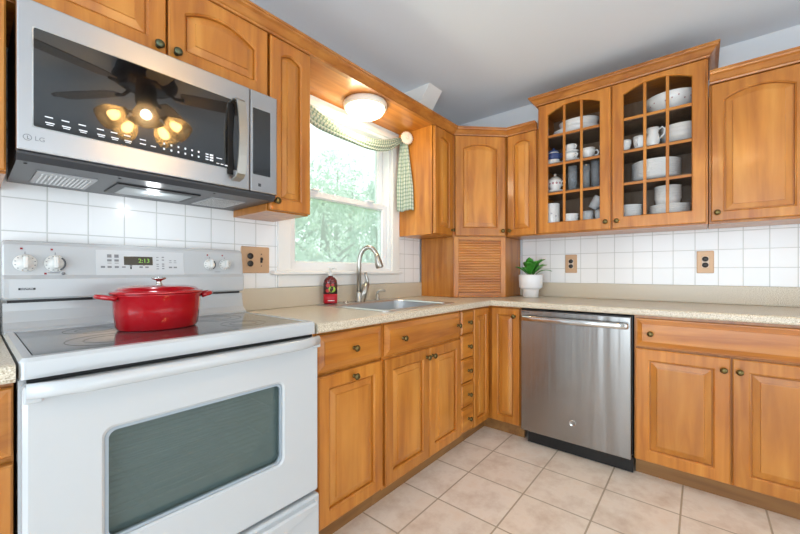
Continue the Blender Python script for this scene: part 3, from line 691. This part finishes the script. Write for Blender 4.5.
lg = MB().loft([[(q*math.cos(2*PI*i/24), q*math.sin(2*PI*i/24), z) for i in range(24)] for q, z in ((.0085, -.0002), (.0085, .0008), (.0068, .0008), (.0068, -.0002))], ring=True, M=T(.020, fy, 1.458) @ FRONT).build('logo_ring', LOGOG, md)
MB().box(.0195, fy-.0008, 1.454, .0205, fy, 1.462).build('logo_stroke', DGREY, md); MB().box(.0195, fy-.0008, 1.454, .024, fy, 1.455).build('logo_stroke', DGREY, md)
text('LG', .0165, LOGOG, md, 'lettering', .033, fy-.0004, 1.458, align='LEFT')
gy = fy-.0022
def mk(x, z, w=.013, h=.0035): MB().box(x-w/2, gy-.0003, z-h/2, x+w/2, gy+.0004, z+h/2).build('mark', WHITEP, md)
for k, x in enumerate((.060, .093, .128, .168, .200, .232)):
    mk(x, 1.522, .016, .003); mk(x+.002, 1.507, .018, .003); mk(x+.002, 1.502, .014, .002)
for k in range(6):
    mk(.330+k*.021, 1.525, .005, .006); mk(.330+k*.021, 1.508, .005, .006)
mk(.272, 1.521, .016, .003); mk(.272, 1.508, .016, .003); mk(.300, 1.508, .014, .003)
for z in (1.524, 1.515, 1.506): mk(.463, z, .010, .004); mk(.478, z, .012, .006)
mk(.505, 1.519, .02, .003); mk(.500, 1.500, .010, .003); mk(.515, 1.500, .010, .003); mk(.53, 1.499, .011, .004)
ub = MB().loft([[(.002, -.385, 1.4225), (MW-.002, -.385, 1.4225), (MW-.002, -.385, 1.416), (.002, -.385, 1.416)], [(.002, -.372, 1.4225), (MW-.002, -.372, 1.4225), (MW-.002, -.372, 1.400), (.002, -.372, 1.400)], [(.002, -.012, 1.4225), (MW-.002, -.012, 1.4225), (MW-.002, -.012, 1.400), (.002, -.012, 1.400)]]).build('underside', DGREY, t)
for x0, x1 in ((.048, .185), (.530, .665)):
    f = MB().box(x0, -.275, 1.3965, x1, -.075, 1.401, .001).build('grease_filter', MESHF, ub)
    for k in range(12): 
        x = x0+.014+k*(x1-x0-.028)/11; MB().box(x-.0022, -.255, 1.3945, x+.0022, -.095, 1.3970).build('slat', CHROME, f)
MB().box(.235, -.275, 1.3955, .490, -.085, 1.401, .002).build('lamp_housing', BLACKP, ub)
MB().box(.262, -.245, 1.3935, .470, -.105, 1.3965, .001).build('lamp_lens', mat('lamp_lens_plastic', (150, 158, 160), .3), ub)
MB().lathe([(.016, 0), (.016, .002), (.006, .003)], 18, T(.355, -.215, 1.3935) @ R(PI, 'X')).build('lamp_bulb', HOODL, ub)
for x in (.02, .225, .51): MB().lathe([(.004, 0), (.004, .0015)], 10, T(x, -.345, 1.3998) @ R(PI, 'X')).build('screw', BLACKP, ub)
point('microwave_lamp', (MX0+.355, -.205, 1.375), 0.35, (.93, .97, 1), .02)

# ------------------------------------------------------------------ dishwasher
t = thing('dishwasher', 'stainless steel dishwasher between corner cabinet and wide base cabinet', 'dishwasher', (0, -.8345, 0), BR)
dw = .621
MB().box(.003, -.595, .11, dw-.003, -.03, .868, .002).build('tub', BLACKP, t)
df = MB().box(.006, -.628, .090, dw-.008, -.597, .862, .005).build('door', STEELV, t)
MB().box(.012, -.626, .8625, dw-.014, -.598, .8675, .001).build('control_edge', BLACKP, df)
hz = .815
hp = [(.020, -.628, hz), (.022, -.656, hz), (.034, -.664, hz)]+[(.034+k*.055, -.664-.010*math.sin(PI*k/10), hz) for k in range(1, 10)]+[(dw-.036, -.664, hz), (dw-.024, -.656, hz), (dw-.022, -.628, hz)]
hb = MB(); lo = []
for i, p in enumerate(hp):
    th_ = .006; d_ = Vector(hp[min(i+1, len(hp)-1)])-Vector(hp[max(i-1, 0)]); d_.z = 0; d_.normalize(); n_ = Vector((d_.y, -d_.x, 0))
    lo.append([tuple(Vector(p)+n_*th_*math.cos(a)*(1 if abs(math.cos(a)) > .2 else .5)+Vector((0, 0, .0165*math.sin(a)))) for a in [2*PI*k/16 for k in range(16)]])
hb.loft(lo, smooth=True); hb.build('handle', CHROME, df)
lg = MB().lathe([(.0185, 0), (.0185, .0022), (.017, .003), (.0158, .0022), (.003, .0022)], 28, T(.318, -.628, .212) @ FRONT).build('logo_disc', CHROME, df)
text('GE', .021, DGREY, lg, 'lettering', .318, -.6306, .212, shear=.3)
for k in range(4): MB().box(.016+k*.012, -.6285, .848, .025+k*.012, -.6275, .8525).build('mark', DARKP, df)
MB().box(.27, -.6285, .848, .278, -.6275, .851).build('mark', DARKP, df)
MB().box(.035, -.580, 0.004, dw-.004, -.555, .086, .002).build('kick_plate', BLACKP, t)

# ------------------------------------------------------------------ outlets
def duplex(parent, x, z, y, m=None):
    s = MB().loft(panelr(x-.017, x+.017, z-.034, z+.034, .006, y, y-.0025)).build('receptacle', m or COPPER, parent)
    for dz in (.0185, -.0185):
        f = MB().lathe([(.0155, 0), (.0155, .0022), (.0145, .003)], 20, T(x, y-.0022, z+dz) @ FRONT).build('socket', SOCKET, s)
        for dx in (-.006, .006): MB().box(x+dx-.001, y-.0058, z+dz-.002, x+dx+.001, y-.005, z+dz+.006).build('slot', BLACKP, f)
        MB().lathe([(.0022, 0), (.0022, .0008)], 8, T(x, y-.005, z+dz-.007) @ FRONT).build('slot', BLACKP, f)
t = thing('outlet', 'wide tan double plate with outlet and switch beside the window', 'outlet', (-1.990, 0, 1.168))
pl = MB().loft([[(x, y, z) for x, z in rrect(w, h, .006, 3)] for w, h, y in ((.150, .133, -.0062), (.150, .133, -.009), (.144, .127, -.0125))]).build('plate', COPPER, t)
duplex(t, -.030, 0, -.0125)
sw_ = MB().box(.024, -.0145, -.014, .036, -.0125, .014, .001).build('switch_bezel', SOCKET, t); MB().box(.026, -.024, -.002, .034, -.0145, .010, .002).build('toggle', SOCKET, sw_)
for dz in (-.03, .03): MB().lathe([(.003, 0), (.003, .001)], 10, T(.030, -.0125, dz) @ FRONT).build('screw', SOCKET, pl)
for y, z, lb in ((-.985, 1.168, 'tan outlet plate on white tile just right of the potted plant'), (-1.757, 1.168, 'tan outlet plate on white tile below the right end of the display cabinet')):
    t = thing('outlet', lb, 'outlet', (0, y, z), BR)
    MB().loft([[(x, yy, zz) for x, zz in rrect(w, h, .005, 3)] for w, h, yy in ((.082, .137, -.0062), (.082, .137, -.009), (.076, .131, -.0125))]).build('plate', COPPER, t)
    duplex(t, 0, 0, -.0125, RECEP)

# ------------------------------------------------------------------ plant
t = thing('potted_plant', 'small green leafy plant in a white footed pot on the corner counter', 'plant', (-.185, -.745, .9155))
MB().lathe([(.050, 0), (.056, .003), (.058, .055), (.064, .064), (.078, .070), (.083, .076), (.087, .168), (.085, .171), (.080, .170), (.076, .145), (.02, .145)], 36).build('pot', CERAM, t)
MB().lathe([(.074, .142), (.074, .147), (.04, .152), (.01, .153)], 24).build('soil', SOIL, t)
def leaf(az, el0, ln, wd, base, droop):
    lb = MB(); v = []; nseg = 7
    dirx = Vector((math.cos(az), math.sin(az), 0)); side = Vector((-math.sin(az), math.cos(az), 0)); p = Vector(base); el = el0; pts = []
    for k in range(nseg+1):
        u = k/nseg; w = .0025+wd*(math.sin(PI*min(1, (u-.28)/.72))**.75 if u > .28 else 0); pts.append((p.copy(), w, el)); p = p+(dirx*math.cos(el)+Vector((0, 0, 1))*math.sin(el))*ln/nseg; el -= droop/nseg
    lo = []
    for p, w, el in pts:
        n = Vector((0, 0, 1))*math.cos(el)-dirx*math.sin(el)
        lo.append([tuple(p-side*w+n*w*.35), tuple(p-side*w*.5+n*w*.08), tuple(p-n*.0012), tuple(p+side*w*.5+n*w*.08), tuple(p+side*w+n*w*.35), tuple(p+n*.0008)])
    lb.loft(lo, smooth=True); return lb.build('leaf', LEAF, t)
rl = random.Random(4)
for k in range(18):
    az = k*2.4+rl.uniform(-.3, .3); far = .75 if math.sin(az) > .2 else 1
    leaf(az, rl.uniform(.95, 1.5), rl.uniform(.12, .18)*far, rl.uniform(.026, .037), (.012*math.cos(az), .012*math.sin(az), .150), rl.uniform(.3, 1.2))
leaf(-PI/2-.25, .85, .17, .010, (0, -.02, .150), 1.3)

# ------------------------------------------------------------------ lamp over the sink
lc = (-1.390, -.188, 2.1218)
t = thing('ceiling_lamp', 'round frosted flush lamp glowing under the soffit board', 'lamp', lc)
MB().lathe([(.105, 0), (.128, -.002), (.131, -.012), (.129, -.030), (.123, -.036), (.10, -.036)], 40).build('ring', mat('white_lamp_ring', (232, 226, 214), .35), t)
MB().lathe([(.119, -.034), (.117, -.044), (.106, -.062), (.080, -.078), (.045, -.087), (.012, -.090)], 40).build('glass_dome', LAMPGL, t)
MB().box(-.004, -.1255, -.048, .004, -.120, -.026, .001, R(.45, 'Z')).build('clip', NICKEL, t)
point('soffit_lamp', (lc[0], lc[1], lc[2]-.125), 7, (1, .84, .58), .09)

# ------------------------------------------------------------------ curtain
cu = thing('curtain', 'green plaid scarf swagged across the window top with a hanging tail', 'curtain', (-1.36, 0, 2.08))
def grid(mb, P, uvs, nu, nv):
    mb.add(P, [(a*nv+b, (a+1)*nv+b, (a+1)*nv+b+1, a*nv+b+1) for a in range(nu-1) for b in range(nv-1)], True); mb.uv = uvs; return mb
nu, nv = 72, 34; P = []; U = []
XT = [-1.865, -1.69, -1.56, -1.42, -1.26, -1.13, -1.04, -.95, -.895]
LT = [2.02, 1.930, 1.914, 1.908, 1.903, 1.920, 1.953, 2.015, 2.052]
UT = [2.075, 2.047, 2.004, 1.985, 1.988, 2.008, 2.034, 2.068, 2.084]
def tab(tb, x):
    for i in range(len(XT)-1):
        if x <= XT[i+1] or i == len(XT)-2:
            f = (x-XT[i])/(XT[i+1]-XT[i])
            m0 = (tb[i+1]-tb[max(i-1, 0)])/(XT[i+1]-XT[max(i-1, 0)]); m1 = (tb[min(i+2, len(tb)-1)]-tb[i])/(XT[min(i+2, len(tb)-1)]-XT[i]); h = XT[i+1]-XT[i]
            return (2*f**3-3*f**2+1)*tb[i]+(f**3-2*f**2+f)*h*m0+(3*f**2-2*f**3)*tb[i+1]+(f**3-f**2)*h*m1
for a in range(nu):
    u = a/(nu-1); x = -1.865+u*.970; sag = 4*u*(1-u); zu, zl = tab(UT, x), tab(LT, x)
    for b in range(nv):
        v = b/(nv-1); ridge = math.sin(v*PI*7+.6*math.sin(u*5))
        z = zu+(zl-zu)*v+.003*ridge
        y = -.040-.030*math.sin(PI*min(1, v*.8+.1))*sag-.009*ridge*(.5+.5*sag)-.03*v-.02*u**6
        P.append((x+1.36, y, z-2.08)); U.append((u*1.15, v*.30))
sw = grid(MB(), P, U, nu, nv).build('swag', PLAID, cu)
P = []; U = []; nu, nv = 28, 30
for a in range(nv):
    v = a/(nv-1); z = 2.055-.510*v
    c = (-.896-.008*v, -.082-.022*v); w = .028+.034*min(1, v*1.5)
    for b in range(nu):
        u = b/(nu-1); fold = .5-.5*math.cos(u*PI*6)
        q = (u-.5)*2*w
        P.append((c[0]+.434*q-.016*fold*(.4+.6*v), c[1]-.901*q-.007*fold, z-.006*math.sin(u*6)*v)); U.append((u*.24, v*.5))
for i in range(len(P)): P[i] = (min(P[i][0], -.8685)+1.36, P[i][1], P[i][2]-2.08)
tl = grid(MB(), P, U, nv, nu).build('tail', PLAID, cu)
for o in (sw, tl):
    s = o.modifiers.new('thickness', 'SOLIDIFY'); s.thickness = .0015; s.offset = 0
rb = MB(); lo = []
for r, y in ((.005, -.006), (.012, -.012), (.038, -.010), (.046, 0), (.038, .008), (.008, .008)):
    lo.append([((r+(.004 if r > .02 else 0)*math.cos(20*2*PI*i/120))*math.cos(2*PI*i/120), y+(.0025 if r > .02 else 0)*math.cos(20*2*PI*i/120), (r+(.004 if r > .02 else 0)*math.cos(20*2*PI*i/120))*math.sin(2*PI*i/120)) for i in range(120)])
rb.loft(lo, smooth=True)
ro = thing('curtain_holdback', 'pleated cream rosette holdback pinning the curtain beside the narrow cabinet', 'holdback', (-.915, -.128, 2.062), math.radians(-30))
rb.build('rosette', PLEAT, ro); MB().lathe([(.011, 0), (.011, .004), (.006, .007)], 18, T(0, -.011, 0) @ FRONT).build('button', PLEAT, ro)
MB().tube([(0, .008, 0), (0, .026, 0)], .006, 10).build('stem', NICKEL, ro)

# ------------------------------------------------------------------ dishes
IN = lambda y: y
def dplace(o, x, y, z, rz=0): o.location = (x, y, z); o.rotation_euler = (0, 0, rz); return o
def pl_prof(r, h=.018): return [(r*.55, 0), (r*.6, .001), (r*.66, .004), (r, h), (r*.995, h+.002), (r*.66, .0075), (r*.3, .0065), (.004, .0065)]
def bw_prof(r, h, f=.5): return [(r*f*.9, 0), (r*f, .002), (r*(f+.25), h*.25), (r*.9, h*.62), (r, h), (r*.985, h+.001), (r*.88, h*.64), (r*(f+.2), h*.3), (r*f, .007), (.004, .006)]
def cup_prof(r, h): return [(r*.55, 0), (r*.58, .003), (r*.85, h*.35), (r*.97, h*.7), (r, h), (r*.96, h), (r*.92, h*.7), (r*.78, h*.35), (r*.4, .006), (.003, .006)]
def handle_path(r, h): return [(r*.9, 0, h*.8), (r*1.25, 0, h*.82), (r*1.45, 0, h*.6), (r*1.3, 0, h*.35), (r*.85, 0, h*.3)]
def ordw(k): return ['top', 'second', 'third', 'fourth', 'fifth', 'sixth', 'seventh', 'eighth', 'ninth', 'tenth'][k]
def stack(name, n, mbf, mt, x, y, z, dz, lab, cat, grp):
    o0 = None
    for k in range(n):
        o = mbf().build(name, mt) if o0 is None else o0.copy()
        if o0 is None: o0 = o
        else: C.objects.link(o)
        dplace(o, x, y, z+k*dz)
        i = n-1-k; tag(o, lab % (('topmost' if i == 0 else ordw(i)+' from the top') if k else 'bottom'), cat, grp)
def cup(label, x, y, z, r, h, rz, m=CHINA, name='teacup', cat='cup'):
    t = thing(name, label, cat, (x, y, z), rz); MB().lathe(cup_prof(r, h), 28).build('cup_body', m, t); MB().tube(handle_path(r, h), r*.11+.001, 8).build('handle', CHINA, t); return t
z1, z2, z3, z4 = SH[3]+.0006, SH[2]+.0006, SH[1]+.0006, SH[0]+.0006
DX = -.165; FX = -.245
# left door, shelf by shelf
stack('platter', 2, lambda: MB().lathe(pl_prof(.135, .036), 40, ex=.8, ey=1.12), CHINA, DX, -1.055, z1, .0105, 'wide oval white platter, %s of the pair under the serving bowl on the top shelf', 'platter', 'platters under the serving bowl')
tag(dplace(MB().lathe(bw_prof(.118, .082, .5), 40, ex=.85, ey=1.1).build('serving_bowl', CHINA), DX, -1.075, z1+.0185), 'white oval serving bowl on platters, top shelf behind the left glass door', 'bowl')
tag(dplace(MB().lathe(pl_prof(.056, .012), 28).build('saucer', CHINA), FX, -.930, z2), 'white saucer under the small blue patterned pot', 'saucer')
t = thing('sugar_pot', 'small blue patterned lidded pot on a saucer at the left glass door', 'pot', (FX, -.930, z2+.0082))
t.scale = (1.2, 1.2, 1.35)
MB().lathe([(.022, 0), (.026, .003), (.036, .025), (.036, .045), (.028, .056), (.026, .058)], 28).build('pot_body', CHINA, t)
MB().lathe([(.030, .0585), (.026, .066), (.012, .071), (.006, .074), (.008, .079), (.004, .082)], 24).build('lid', CHINAB, t)
MB().lathe([(.0345, .018), (.0372, .025), (.0374, .045), (.034, .05), (.0335, .05), (.036, .045), (.036, .025), (.034, .018)], 28).build('painted_band', CHINAB, t)
for s in (-1, 1): MB().tube([(0, s*.034, .044), (0, s*.048, .046), (0, s*.05, .034), (0, s*.035, .026)], .0035, 8).build('handle', CHINAB, t)
zc = z2
for k in range(2):
    tag(dplace(MB().lathe(pl_prof(.056 if k == 0 else .05, .011), 28).build('saucer', CHINA), FX, -1.045, zc), ('lower' if k == 0 else 'upper')+' white saucer in the stack of two teacups behind the left glass door', 'saucer'); zc += .0088
    cup(('lower' if k == 0 else 'upper')+' white teacup of the stack in the middle of the second shelf', FX, -1.045, zc, .043 if k == 0 else .036, .048, -2.2); zc += .0500
cup('white teacup with handle right of the stacked teacups, behind the left door', FX, -1.155, z2, .042, .066, -1.2)
cup('white cup at the right end of the second shelf by the centre stile', FX, -1.262, z2, .042, .070, PI)
tag(dplace(MB().lathe(pl_prof(.058, .012), 28).build('saucer', CHINA), FX, -.940, z3), 'white saucer under the floral sugar bowl', 'saucer')
t = thing('sugar_bowl', 'lidded floral china sugar bowl with two loop handles on a saucer', 'sugar bowl', (FX, -.940, z3+.0082))
t.scale = (1.08, 1.08, 1.15)
MB().lathe([(.024, 0), (.022, .006), (.040, .03), (.044, .052), (.038, .066), (.037, .068)], 28).build('bowl_body', CHINA, t)
MB().lathe([(.040, .0685), (.038, .074), (.022, .088), (.010, .094), (.006, .1), (.010, .106), (.005, .11)], 24).build('lid', mat('floral_lid_china', (196, 190, 184), .3), t)
for k in range(5):
    a = PI+(-1.0+k*.5); MB().lathe([(.007, 0), (.007, .0012), (.003, .002)], 10, T(.043*math.cos(a), .043*math.sin(a), .046) @ R(a, 'Z') @ R(PI/2, 'Y')).build('painted_flower', PINK, t)
for s in (-1, 1): MB().tube([(0, s*.040, .055), (0, s*.058, .064), (0, s*.064, .048), (0, s*.054, .034), (0, s*.038, .036)], .004, 8).build('handle', CHINA, t)
def tumbler(label, x, y, z, r, h, M=None, grp='glass tumblers', tap=.86):
    o = MB().lathe([(r*tap, 0), (r, h), (r-.002, h), (r*tap-.002, .006), (.003, .006)], 24, M).build('tumbler', TUMBL); dplace(o, x, y, z); return tag(o, label, 'glass', grp)
tumbler('tall clear tumbler right of the floral sugar bowl', FX, -1.055, z3, .030, .165)
tumbler('tall clear tumbler standing left of another, below the single teacup', FX, -1.140, z3, .028, .16)
tumbler('tall clear tumbler by the right side of the left glass door', FX, -1.200, z3, .030, .175)
t = thing('canister', 'white lidless china canister with faint flowers, bottom left of display cabinet', 'canister', (FX, -.922, z4))
MB().lathe([(.046, 0), (.048, .003), (.048, .178), (.046, .181), (.043, .180), (.043, .008), (.003, .008)], 32).build('canister_body', CHINA, t)
for k in range(3): MB().lathe([(.006, 0), (.006, .0012), (.002, .002)], 10, T(.048*math.cos(PI+.6*(k-.7)), .048*math.sin(PI+.6*(k-.7)), .09+.018*(k % 2)) @ R(PI+.6*(k-.7), 'Z') @ R(PI/2, 'Y')).build('painted_flower', mat('faint_flower', (190, 186, 192), .4), t)
stack('small_bowl', 4, lambda: MB().lathe(bw_prof(.05, .04, .6), 28), CHINA, FX, -1.043, z4, .0185, 'small white bowl, %s in the stack beside the canister', 'bowl', 'small bowls beside the canister')
JAR = clear_glass('frosted_jar_glass', (240, 243, 246), .2, .1, (236, 240, 244), .45, True)
def jar(label, x, y, z, r, h, M=None):
    o = MB().lathe([(r*.8, 0), (r*.86, .004), (r, h*.8), (r, h), (r-.0025, h), (r-.0025, h*.8), (r*.8, .008), (.003, .008)], 24, M).build('glass_jar', JAR); dplace(o, x, y, z); return tag(o, label, 'glass', 'glasses on the bottom shelf')
jar('frosted glass standing at the bottom right of the left glass door', FX, -1.150, z4, .036, .105)
jar('second frosted glass standing next to the centre stile', FX, -1.228, z4, .036, .105)
jar('tilted frosted glass lying over the two standing glasses', FX, -1.192, z4+.139, .034, .085, R(.55, 'X') @ T(0, 0, -.022))
# right door
tag(dplace(MB().lathe(bw_prof(.140, .104, .45), 44).build('serving_bowl', CHINA), DX, -1.600, z1), 'large white floral bowl on the top shelf behind the right glass door', 'bowl')
rb_ = [o for o in C.objects if o.name.startswith('serving_bowl')][-1]
for k in range(8):
    a = PI-.9+k*.24; rr = .121+.003*(k % 2)
    MB().lathe([(.004, 0), (.004, .0012), (.002, .002)], 8, T((rr+.006)*math.cos(a), (rr+.006)*math.sin(a), .064+.010*((k*7) % 3-1)) @ R(a, 'Z') @ R(PI/2+.25, 'Y')).build('painted_flower', PINK, rb_)
cup('white cup at the far left behind the right glass door', FX, -1.365, z2, .036, .068, 2.9)
cup('white cup just left of the cream pitcher', FX, -1.442, z2, .034, .078, 2.9)
tag(dplace(MB().lathe(bw_prof(.05, .06, .5), 28).build('small_bowl', mat('brown_glazed_china', (110, 84, 70), .3)), DX+.06, -1.40, z2), 'dark brown bowl behind the two white cups', 'bowl')
t = thing('cream_pitcher', 'white china cream pitcher with loop handle on the second shelf', 'pitcher', (FX, -1.512, z2), -PI/2)
t.scale = (.92, .92, .9)
MB().lathe([(.028, 0), (.03, .004), (.038, .035), (.034, .07), (.029, .09), (.036, .125), (.033, .125), (.026, .09), (.03, .065), (.02, .006), (.003, .006)], 28).build('pitcher_body', CHINA, t)
MB().tube([(.033, 0, .112), (.05, 0, .125), (.064, 0, .108), (.060, 0, .075), (.036, 0, .05)], .0055, 8).build('handle', CHINA, t)
MB().loft([[(-.030, -.012, .095), (-.030, .012, .095), (-.026, 0, .085)], [(-.036, -.013, .125), (-.036, .013, .125), (-.048, 0, .128)]]).build('lip', CHINA, t)
stack('serving_bowl', 3, lambda: MB().lathe(bw_prof(.104, .072, .5), 40), CHINA, DX+.02, -1.642, z2, .022, 'wide white bowl, %s in the nest beside the cream pitcher', 'bowl', 'nested bowls on the second shelf')
stack('dinner_plate', 8, lambda: MB().lathe(pl_prof(.128, .024), 40), CHINA, DX, -1.520, z3, .0135, 'white dinner plate, %s in the tall plate stack on the third shelf', 'plate', 'dinner plates on the third shelf')
stack('saucer', 9, lambda: MB().lathe(pl_prof(.066, .016), 32), CHINA, DX-.03, -1.388, z4, .0130, 'small white saucer, %s in the stack bottom left behind the right door', 'saucer', 'saucers on the bottom shelf')
stack('side_plate', 9, lambda: MB().lathe(pl_prof(.106, .018), 36), CHINA, DX, -1.590, z4, .0105, 'white side plate, %s in the stack under the soup bowls', 'plate', 'side plates on the bottom shelf')
stack('soup_bowl', 5, lambda: MB().lathe(bw_prof(.070, .058, .6), 32), CHINA, DX, -1.580, z4+9*.0105+.0012, .0165, 'white soup bowl, %s in the stack standing on the side plates', 'bowl', 'soup bowls on the side plates')

# ------------------------------------------------------------------ ceiling fan (seen mirrored in the microwave door)
fx, fyy = -2.15, -1.93
t = thing('ceiling_fan', 'dark bronze ceiling fan with five lit glass shades, mirrored in the microwave door', 'ceiling fan', (fx, fyy, H))
MB().lathe([(.15, -.001), (.16, -.004), (.165, -.02), (.16, -.045), (.175, -.055), (.185, -.075), (.18, -.10), (.14, -.125), (.07, -.135)], 40).build('motor_housing', FANB, t)
MB().lathe([(.05, -.13), (.06, -.14), (.062, -.22), (.05, -.25), (.065, -.285), (.06, -.335), (.02, -.36)], 28).build('light_kit', FANB, t)
for k in range(5):
    a = 2*PI*k/5+.35; ca, sa = math.cos(a), math.sin(a); M = R(a, 'Z')
    ir = MB(); ir.tube([(.12, 0, -.125), (.17, 0, -.155), (.22, 0, -.150)], [.012, .010, .012], 8, M); iro = ir.build('blade_iron', FANB, t)
    bl = MB(); lo = []
    for x, w in ((.20, .045), (.26, .062), (.45, .070), (.60, .070), (.645, .058), (.66, .03)): lo.append([(x, -w, -.145-.010), (x, w, -.145+.012), (x, w, -.139+.012), (x, -w, -.139-.010)])
    bl.loft(lo, M=M); bl.build('blade', BLADE, t)
for k in range(5):
    a = 2*PI*k/5+math.radians(33); M = R(a, 'Z')
    MB().tube([(.05, 0, -.315), (.085, 0, -.305), (.12, 0, -.315)], .009, 8, M).build('lamp_arm', FANB, t)
    S = M @ T(.118, 0, -.312) @ R(math.radians(128), 'Y') @ Matrix.Scale(1.42, 4)
    MB().lathe([(.014, -.008), (.020, 0), (.020, .012), (.012, .014)], 16, S).build('lamp_holder', FANB, t)
    MB().lathe([(.022, .010), (.030, .022), (.046, .050), (.050, .080), (.046, .105), (.0445, .105), (.0485, .080), (.0445, .050), (.028, .022), (.020, .012)], 24, S).build('glass_shade', SHADEGL, t)
    b = MB().lathe([(.008, .014), (.012, .025), (.020, .045), (.022, .060), (.016, .076), (.006, .083)], 16, S).build('bulb', BULB, t)

# ------------------------------------------------------------------ garden beyond the window
struct(MB().box(-12, .6, -1.1, 30, 34, -1.0).build('ground', GRASS))
def tree(x, y, h, r, seed, label, mi):
    t = thing('tree', label, 'tree', (x, y, -1.0)); q = random.Random(seed)
    MB().tube([(0, 0, 0), (.1*q.uniform(-1, 1), .1, h*.3), (.2*q.uniform(-1, 1), 0, h*.6), (0, 0, h*.92)], [.16, .13, .09, .03], 8).build('trunk', BARK, t)
    for k in range(6):
        a = q.uniform(0, 2*PI); z = h*q.uniform(.3, .7)
        MB().tube([(0, 0, z), (r*.4*math.cos(a), r*.4*math.sin(a), z+.5), (r*.8*math.cos(a), r*.8*math.sin(a), z+.8)], [.06, .04, .015], 6).build('branch', BARK, t)
    m = MB(); V = []; F = []
    cl = [(Vector((q.gauss(0, .45)*r, q.gauss(0, .45)*r, h*.56+q.uniform(-.42, .42)*h)), q.uniform(.25, .5)*r) for _ in range(30)]
    for c, cr_ in cl:
        for _ in range(130):
            p = c+Vector((q.gauss(0, .5), q.gauss(0, .5), q.gauss(0, .45)))*cr_
            if math.hypot(p.x, p.y) > r*1.05: continue
            s = q.uniform(.05, .10); a = Vector((q.gauss(0, 1), q.gauss(0, 1), q.gauss(0, 1))).normalized(); b = a.orthogonal().normalized()
            b = Matrix.Rotation(q.uniform(0, 6.28), 3, a) @ b; i = len(V)
            V += [p-a*s, p+b*s*.5, p+a*s, p-b*s*.5]; F.append((i, i+1, i+2, i+3))
    m.add(V, F); f = m.build('foliage', TREEL[mi], t); f['kind'] = 'stuff'
tree(2.5, 5.2, 4.2, 1.0, 1, 'pale leafy tree nearest the window, at the left of the lower sash', 0)
tree(4.9, 5.6, 4.6, 1.1, 2, 'pale green tree close behind the right part of the window', 1)
tree(3.6, 8.2, 5.6, 1.35, 3, 'taller green tree in the second row, left of centre', 1)
tree(6.6, 8.6, 5.6, 1.4, 4, 'green tree in the second row behind the middle of the window', 0)
tree(10.0, 9.2, 6.2, 1.6, 5, 'green tree furthest right through the window', 1)
tree(5.4, 12.2, 8.0, 1.9, 6, 'tallest tree in the back row at the left', 0)
tree(9.8, 13.2, 8.2, 2.1, 7, 'broad tree in the back row at the right', 0)
